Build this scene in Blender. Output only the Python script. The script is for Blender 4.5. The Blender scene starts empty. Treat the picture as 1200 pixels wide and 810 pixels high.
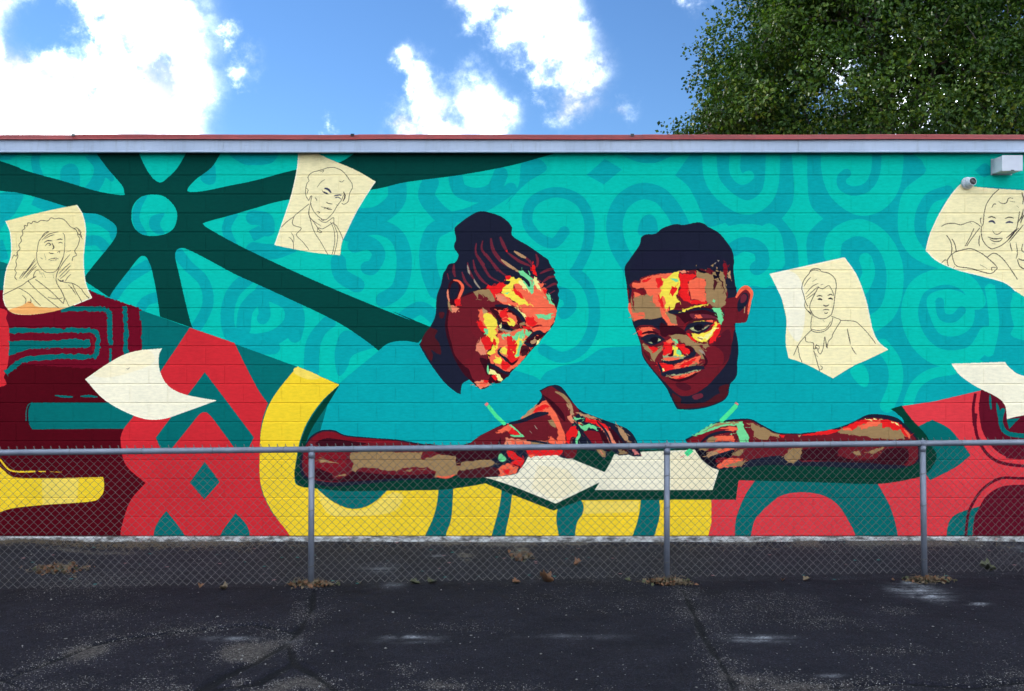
import bpy, bmesh, math, random
import numpy as np
from mathutils import Vector, Matrix

SC = bpy.context.scene
COL = SC.collection
R = math.radians
# ---------------------------------------------------------------- camera
# wall plane is y = 0; one course of block is 8 inches = 22.24 photo pixels
S = 109.43            # photo pixels per metre on the wall
D = 10.5              # camera to wall
FP = S*D              # focal length in photo pixels
HC = 2.111            # camera height
cam_d = bpy.data.cameras.new('camera')
cam = bpy.data.objects.new('camera', cam_d); COL.objects.link(cam)
cam.location = (0, -D, HC); cam.rotation_euler = (R(90), 0, 0)
cam_d.sensor_width = 36; cam_d.lens = 36*FP/1200
cam_d.clip_end = 3000
SC.camera = cam

# ---------------------------------------------------------------- sky and sun
SUN_EL, SUN_AZ = 27, -52          # sun behind the building, to the left of the view direction (+Y)
world = bpy.data.worlds.new('World'); SC.world = world
world.use_nodes = True
nt = world.node_tree; nt.nodes.clear()
def N(tree, kind, **kw):
    n = tree.nodes.new(kind)
    for k, v in kw.items():
        if k == 'i':
            for kk, vv in v.items(): n.inputs[kk].default_value = vv
        else: setattr(n, k, v)
    return n
def link(tree, a, b): tree.links.new(a, b)
def math_n(tree, op, a, b=None, clamp=False):
    n = tree.nodes.new('ShaderNodeMath'); n.operation = op; n.use_clamp = clamp
    for i, v in enumerate((a, b)):
        if v is None: continue
        if isinstance(v, (int, float)): n.inputs[i].default_value = v
        else: tree.links.new(v, n.inputs[i])
    return n.outputs[0]
def ramp(tree, fac, stops, interp='LINEAR'):
    n = tree.nodes.new('ShaderNodeValToRGB'); n.color_ramp.interpolation = interp
    e = n.color_ramp.elements
    while len(e) < len(stops): e.new(.5)
    for el, (p, c) in zip(e, stops):
        el.position = p; el.color = c if len(c) == 4 else (*c, 1)
    tree.links.new(fac, n.inputs[0]); return n.outputs[0]
def mixc(tree, fac, a, b, mode='MIX'):
    n = tree.nodes.new('ShaderNodeMix'); n.data_type = 'RGBA'; n.blend_type = mode
    for sock, v in ((n.inputs[0], fac), (n.inputs[6], a), (n.inputs[7], b)):
        if isinstance(v, (int, float)): sock.default_value = v
        elif isinstance(v, tuple): sock.default_value = v if len(v) == 4 else (*v, 1)
        else: tree.links.new(v, sock)
    return n.outputs[2]

sky = N(nt, 'ShaderNodeTexSky', sky_type='NISHITA', sun_disc=False)
sky.sun_elevation = R(SUN_EL); sky.sun_rotation = R(SUN_AZ)
sky.altitude = 0; sky.air_density = 1.0; sky.dust_density = 0.0; sky.ozone_density = 3.0
tc = N(nt, 'ShaderNodeTexCoord')
gen = tc.outputs['Generated']
# cumulus: noise on the view direction, pushed up round the heaps seen over the roof
def noise(tree, vec, scale, detail=8, rough=.55, dim='3D'):
    n = tree.nodes.new('ShaderNodeTexNoise'); n.noise_dimensions = dim
    n.inputs['Scale'].default_value = scale; n.inputs['Detail'].default_value = detail
    n.inputs['Roughness'].default_value = rough
    if vec is not None: tree.links.new(vec, n.inputs['Vector'])
    return n
wob = noise(nt, gen, 13, 9, .66)
vsub = N(nt, 'ShaderNodeVectorMath', operation='SUBTRACT'); link(nt, wob.outputs['Color'], vsub.inputs[0]); vsub.inputs[1].default_value = (.5, .5, .5)
vsc = N(nt, 'ShaderNodeVectorMath', operation='SCALE'); link(nt, vsub.outputs[0], vsc.inputs[0]); vsc.inputs['Scale'].default_value = .11
vadd = N(nt, 'ShaderNodeVectorMath', operation='ADD'); link(nt, gen, vadd.inputs[0]); link(nt, vsc.outputs[0], vadd.inputs[1])
dirw = vadd.outputs[0]
def direction(px, py):
    v = Vector(((px-600)/FP, 1, (405-py)/FP)); v.normalize(); return v
CLOUDS = [(-60,60,115),(10,115,110),(85,145,100),(150,110,90),(195,135,60),(215,105,50),(110,20,55),(165,25,66),(205,60,44),(-180,120,130),(30,160,80),(130,165,80),
          (590,-30,48),(630,12,48),(655,55,42),(685,88,30),(478,90,20),(500,122,40),(545,128,46),(582,138,30),(478,142,30),(520,155,46),(562,155,36),
          (822,-2,22),(385,154,10),(1085,95,85),(985,70,45),(258,40,14),(665,125,24),(690,120,24),(735,125,16),(632,118,10),(285,80,20),(300,110,12)]
dens = None
for (px, py, r) in CLOUDS:
    c = direction(px, py); rr = r/FP
    dn = N(nt, 'ShaderNodeVectorMath', operation='DISTANCE'); link(nt, dirw, dn.inputs[0]); dn.inputs[1].default_value = c
    v = math_n(nt, 'SUBTRACT', 1.0, math_n(nt, 'DIVIDE', dn.outputs['Value'], rr*1.32))
    v = math_n(nt, 'MULTIPLY', v, min(1.0, .45+r/90))
    dens = v if dens is None else math_n(nt, 'MAXIMUM', dens, v)
for (px, py, r) in ((95,40,26),(28,28,30),(60,22,26)):
    c = direction(px, py)
    dn = N(nt, 'ShaderNodeVectorMath', operation='DISTANCE'); link(nt, dirw, dn.inputs[0]); dn.inputs[1].default_value = c
    dens = math_n(nt, 'SUBTRACT', dens, math_n(nt, 'MULTIPLY', math_n(nt, 'SUBTRACT', 1.0, math_n(nt, 'DIVIDE', dn.outputs['Value'], r/FP*1.3), True), .55))
dens = math_n(nt, 'MAXIMUM', dens, -.6)
# the rest of the sky carries the same broken cumulus
big = noise(nt, gen, 3.1, 5, .55)
sep = N(nt, 'ShaderNodeSeparateXYZ'); link(nt, gen, sep.inputs[0])
infr = math_n(nt, 'MULTIPLY', math_n(nt, 'SUBTRACT', sep.outputs['Y'], .62), 5.0, True)
field = math_n(nt, 'MULTIPLY', math_n(nt, 'SUBTRACT', big.outputs['Fac'], .42), 5.0)
field = math_n(nt, 'SUBTRACT', field, math_n(nt, 'MULTIPLY', infr, 2.5))
dens = math_n(nt, 'MAXIMUM', dens, field)
fine = noise(nt, gen, 26, 10, .62)
dens = math_n(nt, 'ADD', dens, math_n(nt, 'MULTIPLY', math_n(nt, 'SUBTRACT', fine.outputs['Fac'], .5), 1.0))
cover = math_n(nt, 'MULTIPLY', math_n(nt, 'ADD', dens, .22), 1.05, True)
cover = math_n(nt, 'POWER', cover, 4.0)
CLOUD_V = 96.0
shade = noise(nt, gen, 11, 8, .62)
ccol = ramp(nt, shade.outputs['Fac'], [(.40, (CLOUD_V*.086, CLOUD_V*.093, CLOUD_V*.105)), (.50, (CLOUD_V*.30, CLOUD_V*.33, CLOUD_V*.36)), (.68, (CLOUD_V*1.75, CLOUD_V*1.9, CLOUD_V*2.08))])
skyb = mixc(nt, 1, sky.outputs[0], (.70, .945, 1.225), 'MULTIPLY')
skyc = mixc(nt, cover, skyb, ccol)
bg = N(nt, 'ShaderNodeBackground'); bg.inputs['Strength'].default_value = 0.05
link(nt, skyc, bg.inputs['Color'])
wo = N(nt, 'ShaderNodeOutputWorld'); link(nt, bg.outputs[0], wo.inputs['Surface'])

sun_d = bpy.data.lights.new('sun', 'SUN'); sun = bpy.data.objects.new('sun', sun_d); COL.objects.link(sun)
sun_d.energy = 2.2; sun_d.angle = R(.53); sun_d.color = (1, .95, .87)
to_sun = Vector((math.sin(R(SUN_AZ))*math.cos(R(SUN_EL)), math.cos(R(SUN_AZ))*math.cos(R(SUN_EL)), math.sin(R(SUN_EL))))
sun.rotation_euler = to_sun.to_track_quat('Z', 'Y').to_euler(); sun.location = to_sun*60

SC.render.engine = 'CYCLES'
SC.cycles.use_denoising = True
SC.cycles.max_bounces = 6
world.cycles.sampling_method = 'MANUAL'; world.cycles.sample_map_resolution = 512
SC.view_settings.view_transform = 'Standard'
SC.view_settings.look = 'None'
SC.view_settings.gamma = 1
SC.view_settings.use_curve_mapping = False
SC.view_settings.exposure = 1.30
# ---------------------------------------------------------------- the mural
# Paint colours (display values as they look on the wall, turned to albedo later)
PAL = dict(
 L=(2,186,175), M=(2,159,169), LL=(0,190,175), G=(0,63,60), DG=(0,57,45), T=(0,104,107), T2=(0,122,124), MU=(150,160,124), SC=(108,24,38), SE=(80,20,36),
 W=(104,6,32), WD=(76,2,18), WB=(92,12,34), R=(199,41,52), RC=(213,58,69), Y=(243,207,48), YP=(244,214,96),
 C1=(232,224,172), C2=(240,230,188), C3=(238,231,202), CW=(242,235,216), CE=(246,240,224), OR=(231,172,104),
 K=(58,53,54), KB=(58,62,92), N=(25,27,50), NH=(25,29,50), BK=(18,12,28),
 S=(104,25,38), SR=(122,20,34), SD=(56,10,26), SB=(72,22,32), TN=(150,124,88), TP=(176,140,104), CO=(236,104,76), CL=(222,132,104),
 RD=(224,30,34), YE=(255,218,76), YL=(250,232,150), MI=(112,212,150), MG=(70,222,150), GY=(150,140,128), PK=(206,120,120), HM=(104,36,54))
PNAMES = list(PAL)
FR = dict(P=(0,0,1),A=(0,175,4),B=(300,175,4),C=(600,175,4),D=(900,175,4),E=(0,355,4),F=(300,355,4),H=(600,355,4),I=(900,355,4),
 g1=(490,240,6.6667),g2=(490,350,6.6667),b1=(720,250,6.6667),b2=(720,365,6.6667),h1=(540,445,5.3333),a1=(345,480,5.3333),
 h2=(790,460,8),a2=(920,460,6.6667),p1=(0,235,5.785),p2=(320,175,6.2308),p3=(900,300,5.586),p4=(1080,210,5.785),
 m=(0,340,4.5),lo=(0,500,4),q2=(300,500,4),q3=(600,500,4),q4=(900,500,4))
MURAL = """
# ---- scroll pattern, left
M S A -700,-60 80,-60 80,20 50,42 -20,52 -700,60
M L10 A 180,-20 165,60 185,130
M L15 A 440,20 470,90 455,150 420,200
M S A 400,30 470,60 530,120 520,150 440,80
M L14 A 310,140 312,105 335,95 345,120 348,160
M S A 940,130 1000,60 1010,150 970,165
M S A 1080,10 1130,65 1200,75 1280,60 1290,0
M L11 A 1095,300 1062,370 1090,450
M L14 A 1190,370 1215,420
M S A -40,240 60,195 110,215 70,300 30,340 -40,420
M L12 A -10,430 20,520
M L16 A 160,230 300,300
M L14 A 395,312 470,330 530,370 545,410
M L12 A 400,430 460,430 500,470
M L14 A 530,690 590,610 700,540
M L12 A 640,790 680,715 750,690
M L13 A 830,480 880,545 955,620 975,720 930,820 870,880
M L16 A 1180,590 1095,670 1065,780 1090,880 1180,925 1290,930
M L17 B -60,850 -40,740 60,665 160,700 195,790 180,880
M L18 F 20,-60 150,0 165,90 90,160 -20,180 -90,150
M L14 F 30,-20 40,50 30,75
M L18 F 345,90 270,190 260,330
L L12 F 420,110 345,160 320,250 345,350
M S F 420,130 560,200 470,240 410,330 380,330 370,220
L S F 430,330! 450,250 550,212! 500,270
M L17 B -20,320 45,330 55,380
M L18 B -20,470 80,480 170,450
M L22 B 660,150 655,240 570,310 460,320
M L18 B 420,400 560,365 660,410 695,520 670,650 590,710
M L18 B 480,640 400,590 385,520
M L16 B 455,455 530,440 575,490 545,555 520,555
M L17 B 935,130 955,190 1030,215 1110,190 1150,110
M L20 B 820,150 800,220 850,290 900,340 830,390 805,480 815,580 850,670
M L16 B 690,790 770,745 840,790
M L14 B 860,330 1000,300 1130,230 1200,180
# ---- scroll pattern, middle
M S C 125,45 162,95 80,150 30,195 -30,260 30,170 48,60
M S C 435,45! 515,95! 430,165! 350,120!
M S C 490,-10 560,48 640,66 715,48 780,-10
M L12.5 C 250,380 195,440 120,410 72,340 90,255 160,210 240,205 320,245 358,320 362,400 345,480 300,570
M L13.5 C 290,570 355,640 385,740 375,850 320,940 230,975 140,935
M L15 C 215,670 262,690 272,740 240,770
M L19.5 C 560,560 500,460 480,350 515,250 600,198 690,215 755,285 800,370
M S C 595,400 602,335 640,305 675,330 678,400
# ---- right side: mid teal ground with light scrolls
M S C 880,-40! 765,122! 830,180 880,280 915,360 1000,345! 1300,640! 1180,640 1120,640 1050,655 900,800! @I -300,800! 3000,800! @D 3000,-200!
L L17 P 832,165 833,205 847,228 872,243 893,236 904,215 906,165
L L13 P 864,165 861,198 869,210 878,206
L S C 930,400 1000,365 1090,350 1180,365 1230,440 1240,560 1200,645 1130,640 1050,655 1020,560
M L17 C 1035,470 1090,445 1160,470 1175,530 1145,560
M L17 C 1290,290 1250,420 1270,560 1300,700
L S D 105,-40! 120,140 115,250 65,325! 122,400 140,470 145,560! 190,560! 180,440 200,380 258,325! 200,260 185,150 185,-40!
L S D 250,-40! 252,110 300,230 420,310 540,282 620,170 640,-40!
M L11 D 370,112 345,135 352,175 405,196 470,172 505,100 512,-40
L S D 690,-40 725,60 735,110 640,190 610,300 622,430 700,520 840,560 900,480 800,300 960,180 1400,180 1400,-40
M L14 D 850,195 760,230 718,310 718,390 750,445
M S D 970,100! 1020,65 1060,110! 1010,130
L L20 D 300,500 315,420 390,372 470,378 545,440 590,540 592,660 560,760 490,820
L L15 D 455,510 472,580 440,660
L L18 D 0,380 30,420 45,540
L L20 P 1158,390 1140,415 1105,420 1078,402 1066,370 1073,340 1092,327 1115,324 1136,335 1146,355
L S P 1086,352 1102,340 1125,342 1141,358 1139,382 1120,394 1098,388
M L10 P 1101,352 1104,370 1117,373 1128,363
L L12 P 1160,335 1165,380 1158,415
L S P 1186,350 1210,342 1400,342 1400,420 1205,400 1188,380
L L17 I 530,195 590,280 597,380 555,490
L S I 385,320 440,285 472,340 465,390 430,385
L L12 I 655,480 690,390 760,335 870,312 1000,290
M S I 1000,290 1060,245 1130,240 1200,260 1300,300 1000,320
# ---- clothes of the two figures
M S F 575,225! 620,190 690,178 770,185! @H 60,330! 105,345 132,362! 160,325 220,300 330,270 420,215 540,205! 615,200! 780,505! 1300,500 2000,800! -1200,800! @F 200,720! 330,440! 395,375! 440,335
# ---- dark star
G S A -700,-160! 0,55 120,100 300,150 450,195 570,215 582,200 568,165 500,85 410,-40! 625,-40! 690,100 745,155 790,130 840,75 900,-40! 1060,-40! 1000,75 920,140 880,185 892,200 960,195 1080,170 1200,145 @B 190,95 390,62 530,-40! @C 400,-40! 215,15! 0,75 @B 960,120 700,155 540,190 160,235 0,275 @A 1080,310 965,342 956,356 1000,385 1100,440 1200,490 @B 150,560 400,670 720,800 @F 640,40 830,118! 760,188! 690,178 620,190 575,224! 490,160 380,90 200,0 @B 250,745 130,690 0,630 @A 1100,585 980,520 885,472 850,463 826,476 822,510 840,590 870,720 890,800 @E 903,118! 750,65! @A 735,680 710,560 690,512 672,500 650,510 610,560 540,650 512,694! 400,620! 400,595 450,530 530,430 548,380 530,345 460,305 390,297 300,265 150,220 60,200 0,195 -700,110!
L S A 720,212 780,228 828,290 820,360 780,395 710,407 650,390 618,340 622,270 660,225
M S A 690,216 640,245 620,310 640,380 690,400 655,330 665,270
M S A 770,300 710,315 700,360 730,395 770,395 750,350
# ---- lower left
T P A 0,525 430,665 670,757 @F 190,298 390,382 @P 385,470 360,560 600,570 600,660 -700,660 -700,300
W Q m -900,160 -60,45 0,88 480,10 660,70 745,100 748,200 746,380 740,560 600,640 560,900 -900,900
W P m -60,0 480,0 480,80 -60,140
WD Q P -700,420 40,428 110,432 160,436 172,470 160,560 174,580 150,640 -700,640
WD P P -700,440 150,440 171,500 172,640 -700,640
R S E -700,20! -40,20 30,80 45,160 42,250 20,340 -40,400 -700,400!
T R6 m 320,104 420,98 520,100 562,106 578,140 580,220 583,290
T R3 m 583,308 583,345 582,384
T R5.5 m 657,85 662,160 665,240 662,340
T R5 m 748,110 748,160
T R6 m 48,214 200,212 300,216 400,213 485,214 513,240 514,310 495,348 400,350 300,352 150,364 90,388 30,440
T Q m 46,268 150,262 260,266 380,258 470,262 478,285 474,302 400,305 250,306 150,312 80,335 46,350
W R1.6 m 90,258 160,262 260,266
SR R2.5 m 478,240 492,270 490,320
T S m 165,595! 300,592 570,592! 740,670! 650,732! 400,733 170,735! 152,700 150,625
T R1 m 138,690 138,640 150,605 172,592
BK R0.8 m 148,700 146,640 160,600
T T2.6 m 290,556 340,562 385,563
T T2.8 m 425,561 470,559 515,564
Y S lo -700,150! -60,160! 0,190 40,225 90,240 280,241 484,236! 488,290 470,330 420,352 200,368 80,380 30,390! -60,425! -700,430!
YP P lo 195,241 290,241 370,240 360,356 200,367
Y L2 lo -40,120 0,155 40,200 90,212 165,210
Y L1.2 lo 180,210 215,211
Y T1.4 lo 235,212 290,214
# ---- red braid
R S E 890,116! 1098,188! 1200,390 @F 55,470! 25,570 18,700 @q2 18,230 30,310 80,410 160,515 165,640! @lo 560,640! 565,515 570,470 610,350 682,265! 590,180 @E 566,660 575,600 620,540! 760,310!
T S E 960,325! 1190,630! 1162,690! 1108,694! 1040,600 985,528 958,513 930,528 880,590 796,694! 756,694! 730,632!
T P lo 960,165 1030,260 957,342 890,262
T S lo 780,395! 868,515 880,600! 715,600! 722,495 745,440
T S lo 1105,405! 1165,480 1175,600! 1020,600! 1035,505
# ---- yellow letters, teal between
T P P 362,566 600,570 845,570 845,650 362,650
Y S F 195,298! 390,384! 305,465 240,560 205,650 185,760 @q2 180,230 195,275 285,290! 350,345 430,382 500,380 560,350 612,300! 855,297! 850,350 830,430 785,535 770,640! 200,640! 160,515 90,420 40,330 18,240 @F 18,700 25,590 55,490 110,400
YP S q2 290,300 360,355 440,390 520,384 570,350 640,310 690,330 640,400 480,420 340,410
YP S F 195,302 300,345 250,360 180,330
Y S q2 925,285! 1075,262! 1152,295! 1140,380 1100,535 1090,640! 870,640! 890,510 915,430
Y S q2 1200,320! @q3 215,380! 208,440 222,535 225,640! -40,640! -30,500 -10,400
Y S q3 320,340! 605,340! 592,430 560,535 550,640! 290,640! 300,470 330,410 335,370
Y S q3 690,340! 935,340! 942,450 915,535 905,640! 650,640! 662,535 692,420
YP P q3 345,350 595,350 590,400 330,410
# ---- red right
RC P I 625,485 780,462 1000,410 1300,330 2800,330 @P 1900,660 822,660 @q3 935,450 935,342 1050,342 1062,252 @q4 300,240 720,200
RC P q3 915,535 940,460 936,342 1100,342 1100,640 880,640
T S q3 1150,240! 1100,310 1060,400 1045,480 1050,640! 1105,640! 1130,460 1170,400 @q4 0,370 60,325 150,308 250,320 320,360 370,430 410,515 415,640! 620,640! 605,490 570,370 510,262! 430,200 0,200
T S I 690,585! 770,548! 850,590 910,660 950,714! 880,770 @q4 760,252! 725,200! 740,80
WB S I 1000,400! 990,470 990,520 1005,600 1030,645 @q4 1060,105 1110,138 1180,153 1700,165! @P 1400,430!
RC L1.2 I 978,425 968,520 985,610 1012,660
WB L3.6 q4 974,-60 972,0 990,70 1040,140 1120,176 1300,192
WB L3.4 I 972,425 962,500 968,580
T T3 I 1040,430 1043,470 1046,500
T T4 I 1072,470 1082,520 1085,545
T L5.5 I 1102,500 1090,550 1108,600 1160,620 1300,628
T P I 1118,545 1180,540 1130,592
T S q4 836,640! 840,480 870,420 930,392 1000,372! 965,440 955,640!
WB S q4 2400,272! 1200,272! 1100,280 1030,320 990,380 965,440 962,535 962,640! 2400,640!
WB L3.2 q4 2400,243 1500,243 1200,243 1090,243 1010,290 960,360 935,430 925,560
# ---- dark green edge round arms and book
DG S F 393,383! 320,455 250,555 210,650 187,760 @q2 180,230 205,278 300,292 430,303 600,300 850,297 1000,280 1075,266! 1200,318 @q3 195,394! 325,345! 1050,342! 1062,252! 1200,255 @q4 200,260 430,268 560,265 720,232 775,180 790,130 765,90 @a2 1100,330 990,210 910,102! 825,130! 880,170 930,240 880,400! 0,470! @q3 900,60! 800,104! 560,108! @q2 1240,120! 300,160! 232,110! @F 222,690! 262,590 340,470
# ---- open book
CW S q3 70,142! 160,134 230,130 290,150! 432,212! 410,262! 205,361! 0,278 @q2 1072,238! 1140,230! 
CW S q3 480,130! 610,118 720,114 862,108! 900,170 970,205! 940,298! 388,298! 410,262! 432,212!
C3 P q3 740,120 860,112 960,210 935,296 745,296
C3 P q3 120,180 260,200 330,290 205,345 90,290
# ---- drawn papers
C1 S p1 38,140! 300,75 520,30! 560,100 580,210 565,400 580,560 622,660! 500,710 350,755 200,775 90,765 40,720 22,650 40,480 75,380 72,230
OR S p1 62,742 150,712 200,682 240,716 300,725 400,728 440,728 350,756 200,774 100,765
C2 S p2 180,-60! 200,-60! 320,25! 420,75 600,150 748,235! 690,320 600,470 510,660 490,775! 300,755 130,725 12,700! 60,560 130,350 175,150
C2 S p3 10,120! 260,65 500,12! 580,130 640,290 680,470 720,560 785,615! 650,680 560,720 425,802! 250,710 135,670! 115,560 120,420 90,280 60,200
CW S p3 15,125! 150,100 230,200 240,420 200,560 130,480 120,380 90,280
C2 S p4 265,35! 330,48 520,65 740,78! 1100,110! 1100,900! 740,830! 640,760 560,700 400,655 230,610 100,550 30,480! 60,370 120,240 200,110
CW S E 400,357! 520,275 620,230 760,213! 745,250 750,320 790,390 870,430 1013,457! 880,505 760,543 650,535 500,460
C3 S E 440,335 530,272 620,232 700,222 720,280 600,330 500,350
CW S I 860,285! 1110,277! 1140,310 1210,345 1500,400! 1500,480! 1210,525 1120,545! 1110,480 1070,440 980,395 900,340
CE L1 p1 38,140 72,230 75,380 40,480 22,650 40,720
CE L1 p1 520,30 560,100 580,210 565,400 580,560 622,660! 500,710
CE L1 p2 500,650 510,655 600,470 690,320 748,235
CE L1 p2 12,700 60,560 130,350 175,150 186,20
CE L1.2 p3 10,120 260,65 500,12! 580,130 640,290 680,470 720,560 785,615
CE L1.2 p4 265,35 200,110 120,240 60,370 30,480! 100,550 230,610 400,655 560,700 640,760
CE L1 E 400,357 500,460 650,535 760,543 880,505 1013,457
GY T1 E 592,308 600,310 608,303
# sketch, curly haired sitter
K L0.72 p1 115,540 100,520 110,490 100,470 112,440 108,410 122,380 115,350 135,330 128,300 145,275 140,250 155,230 150,205 168,190 165,170 185,172 190,152 215,155 225,142 255,148 280,135 325,138 345,118 372,125 400,120 430,128 450,145 475,175 500,190 520,185 535,205 545,225 555,250
K L0.72 p1 500,190 520,205 530,240 540,260 530,300 520,320 505,345 520,370 495,385 490,410
K T0.80 p1 530,190 548,215 540,235 560,262
K T0.80 p1 515,200 530,225 555,240
K T0.72 p1 80,400 95,370 110,378 120,350
K L0.64 p1 330,210 290,245 265,275 255,320 248,370 255,420 275,455 310,485 360,487 385,470 410,430 430,380 440,300 438,240 425,220
K T0.80 p1 270,270 300,225 325,210
K T0.80 p1 285,270 330,230 395,212
K T0.80 p1 300,262 340,240 370,232
K T1.12 p1 300,285 325,272 355,275
K T0.96 p1 305,310 325,290 345,300 330,308
K T1.04 p1 385,268 405,262 425,265
K T0.96 p1 395,290 410,285 425,290
K T1.44 p1 352,290 365,318 355,330
K T1.04 p1 332,352 345,360 365,358
K T0.80 p1 385,355 400,345 405,358
K T0.80 p1 325,405 350,395 380,392 400,398
K T0.56 p1 335,410 360,405 390,402
K T1.28 p1 275,388 290,398
K T0.64 p1 300,360 312,400
K T0.80 p1 140,530 190,470 245,400
K T0.80 p1 160,530 205,475 248,425
K T0.80 p1 150,510 200,450 240,390
K T0.80 p1 175,525 220,470 250,445
K T0.80 p1 130,530 150,500 165,480
K T0.80 p1 240,510 225,520 240,480 265,470
K T0.64 p1 275,480 290,520
K T0.64 p1 290,490 310,525
K T0.64 p1 260,470 275,500
K T0.64 p1 360,500 365,530
K T0.80 p1 400,470 430,420 475,365
K T0.80 p1 395,500 440,455 475,425
K T0.80 p1 400,520 440,480 480,440
K T0.80 p1 410,530 445,500 470,470
K T0.80 p1 450,350 480,340
K T1.12 p1 390,530 410,548 430,540 420,550
K L0.80 p1 430,380 405,440 385,500 380,540 395,580 420,620 435,660 430,700
K T0.80 p1 440,550 460,520 480,500
K L0.72 p1 20,640 80,610 150,575 190,545 245,515
K L0.72 p1 190,545 240,600 310,660 360,700 400,730
K L0.72 p1 130,595 190,630 240,680 275,715
K L0.72 p1 240,535 300,580 360,630 430,700
K T0.80 p1 150,640 175,670 170,700
K T0.80 p1 205,665 210,690 190,690
K L0.64 p1 325,655 380,668 425,660
K L0.72 p1 400,540 440,555 490,562 540,590 580,640 605,665
K L0.72 p1 490,562 510,610 540,660 555,690
K L0.64 p1 440,660 460,700 470,720
K T0.80 p1 460,570 490,600 515,640
# sketch, sitter in coat and cravat
K L0.64 p2 262,375 240,340 238,290 248,250 262,230 255,200 285,170 320,160 370,145 400,135 450,135 500,155 530,185 555,220 575,250 578,285 560,320 548,380 520,400 500,395
K T0.64 p2 240,280 255,300 245,330
K T0.80 p2 262,375 275,345 285,340
K T0.64 p2 340,165 370,155 360,170
K T0.56 p2 480,230 500,240 520,225
K T0.56 p2 320,280 350,240 380,220
K L0.64 p2 285,340 275,390 290,440 330,490 370,515 400,505 440,460 470,410 500,370 515,330
K T0.80 p2 275,390 265,430 262,480 290,520 350,560
KB T2.72 p2 375,285 400,292 425,318
KB T1.60 p2 365,310 385,318 400,325
K T0.64 p2 355,295 375,320 405,330
KB T1.60 p2 445,340 470,335 500,335
KB T1.28 p2 450,355 475,350 495,365
K T1.60 p2 515,310 525,345 510,380
K T0.96 p2 385,385 405,395 435,400
K T1.04 p2 350,420 385,428 410,440 430,440
K T0.72 p2 370,435 395,428 425,432
K T0.80 p2 305,350 320,370 315,375
K T0.96 p2 460,405 478,412
K T0.80 p2 320,455 340,460 330,470
K L0.64 p2 262,400 200,450 155,490 145,550 205,578 170,625 220,680 262,735
K L0.64 p2 155,490 100,530 60,570
K L0.64 p2 262,480 300,600 350,680 400,770
K L0.64 p2 290,520 330,580 355,605 325,600 330,575 365,580 440,535
K L0.64 p2 330,510 380,535 440,500 445,540 470,570 500,630 512,665
K L0.64 p2 420,530 445,590 450,680 430,770
K L0.56 p2 440,540 470,620 465,690 445,770
K T0.72 p2 115,640 140,665 150,700 148,735
K T0.64 p2 130,605 150,640 150,680
K T0.64 p2 345,500 360,520 380,515
# sketch, sitter with hair up
K L0.80 p3 270,115 280,95 305,82 340,88 350,102 400,115 438,150 447,200 438,260 430,330 415,385
K L0.80 p3 270,115 235,160 222,210 235,260 245,300 260,330
K T0.80 p3 275,105 300,92 340,100
K L0.80 p3 330,205 295,270 275,320 278,355 300,390 340,410 380,408 415,385
K L0.72 p3 330,205 360,215 400,195 425,240 430,260
K T0.72 p3 245,250 290,200 330,180
K T0.72 p3 250,270 300,225 330,200
K T0.72 p3 235,200 260,160 280,140
K T0.72 p3 250,285 285,260 310,240
K T0.72 p3 290,170 320,150
K T1.28 p3 318,265 340,260 355,265
K T2.08 p3 325,285 340,282 355,288
K T1.28 p3 390,260 410,252 425,258
K T1.92 p3 395,280 410,278 425,284
K T1.44 p3 360,320 380,328 400,320
K T1.04 p3 360,355 380,350 402,355
K T1.12 p3 368,372 382,376 392,370
K T0.80 p3 240,300 240,330 260,360 280,385
K T1.12 p3 262,360 275,370 285,385
K T0.80 p3 360,420 370,432
K L0.72 p3 290,385 282,430 285,485 320,500 370,492 410,455 425,405
K L0.56 p3 280,478 330,488 380,475 410,430
K L0.72 p3 415,395 440,405 475,422 455,460 425,510 418,535 395,560 385,600 372,530 362,600 345,640 330,630 320,600 300,610 295,570 250,560 245,530
K T1.28 p3 372,530 390,605
K L0.72 p3 475,422 540,425 580,435 630,480 680,540 705,575
K T1.20 p3 518,475 530,530 540,578
K T0.96 p3 545,592 560,620 578,645
K L0.72 p3 285,485 240,530 200,580 168,650
K L0.72 p3 195,590 205,650 222,695
K L0.80 p3 300,620 320,690 340,755
K L0.72 p3 315,585 335,590 330,610 310,600 318,580
K T0.80 p3 340,720 355,725 350,745 340,740
K T0.80 p3 310,640 325,660
GY T2 p3 345,190 362,185
# sketch, two smiling sitters
K L0.88 p4 525,68 480,110 440,170 425,230 418,300 405,330 410,400 440,450 475,475
K L0.88 p4 475,475 540,450 600,400 640,345 655,280 665,220
K T0.88 p4 410,265 398,270 405,310
K T0.96 p4 520,150 545,165 575,160 590,130 620,130
K T0.96 p4 475,195 490,170 505,170
K T0.88 p4 600,150 635,155
K T0.88 p4 645,180 660,195
K T1.44 p4 450,262 475,255 505,265
KB T2.40 p4 455,290 480,285 500,302
K T1.28 p4 565,268 595,258 625,265
KB T2.08 p4 570,298 595,290 620,296
K T0.96 p4 480,350 500,372 525,370 545,355
K T1.28 p4 448,390 490,405 550,400
K T1.12 p4 460,405 490,422 530,420 548,402
K T0.80 p4 475,435 500,440
K L0.80 p4 135,320 170,303 220,300 265,310 310,295 350,288 400,320
K T0.88 p4 320,290 340,300
K L0.80 p4 355,335 330,390 295,455
K L0.80 p4 395,330 345,395 305,455
K T1.12 p4 395,380 388,420 392,455
K L0.96 p4 168,380 195,420 205,470 200,510 175,550 180,590
K L0.96 p4 205,405 225,440 235,490
K L0.88 p4 205,510 240,490 330,472 400,500 460,545 510,595 500,620 465,640 400,625 330,605 240,590 215,550 205,510
K T0.88 p4 135,570 155,550 175,550
K T0.88 p4 395,580 445,605
K T0.88 p4 480,625 475,600 505,600
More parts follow.
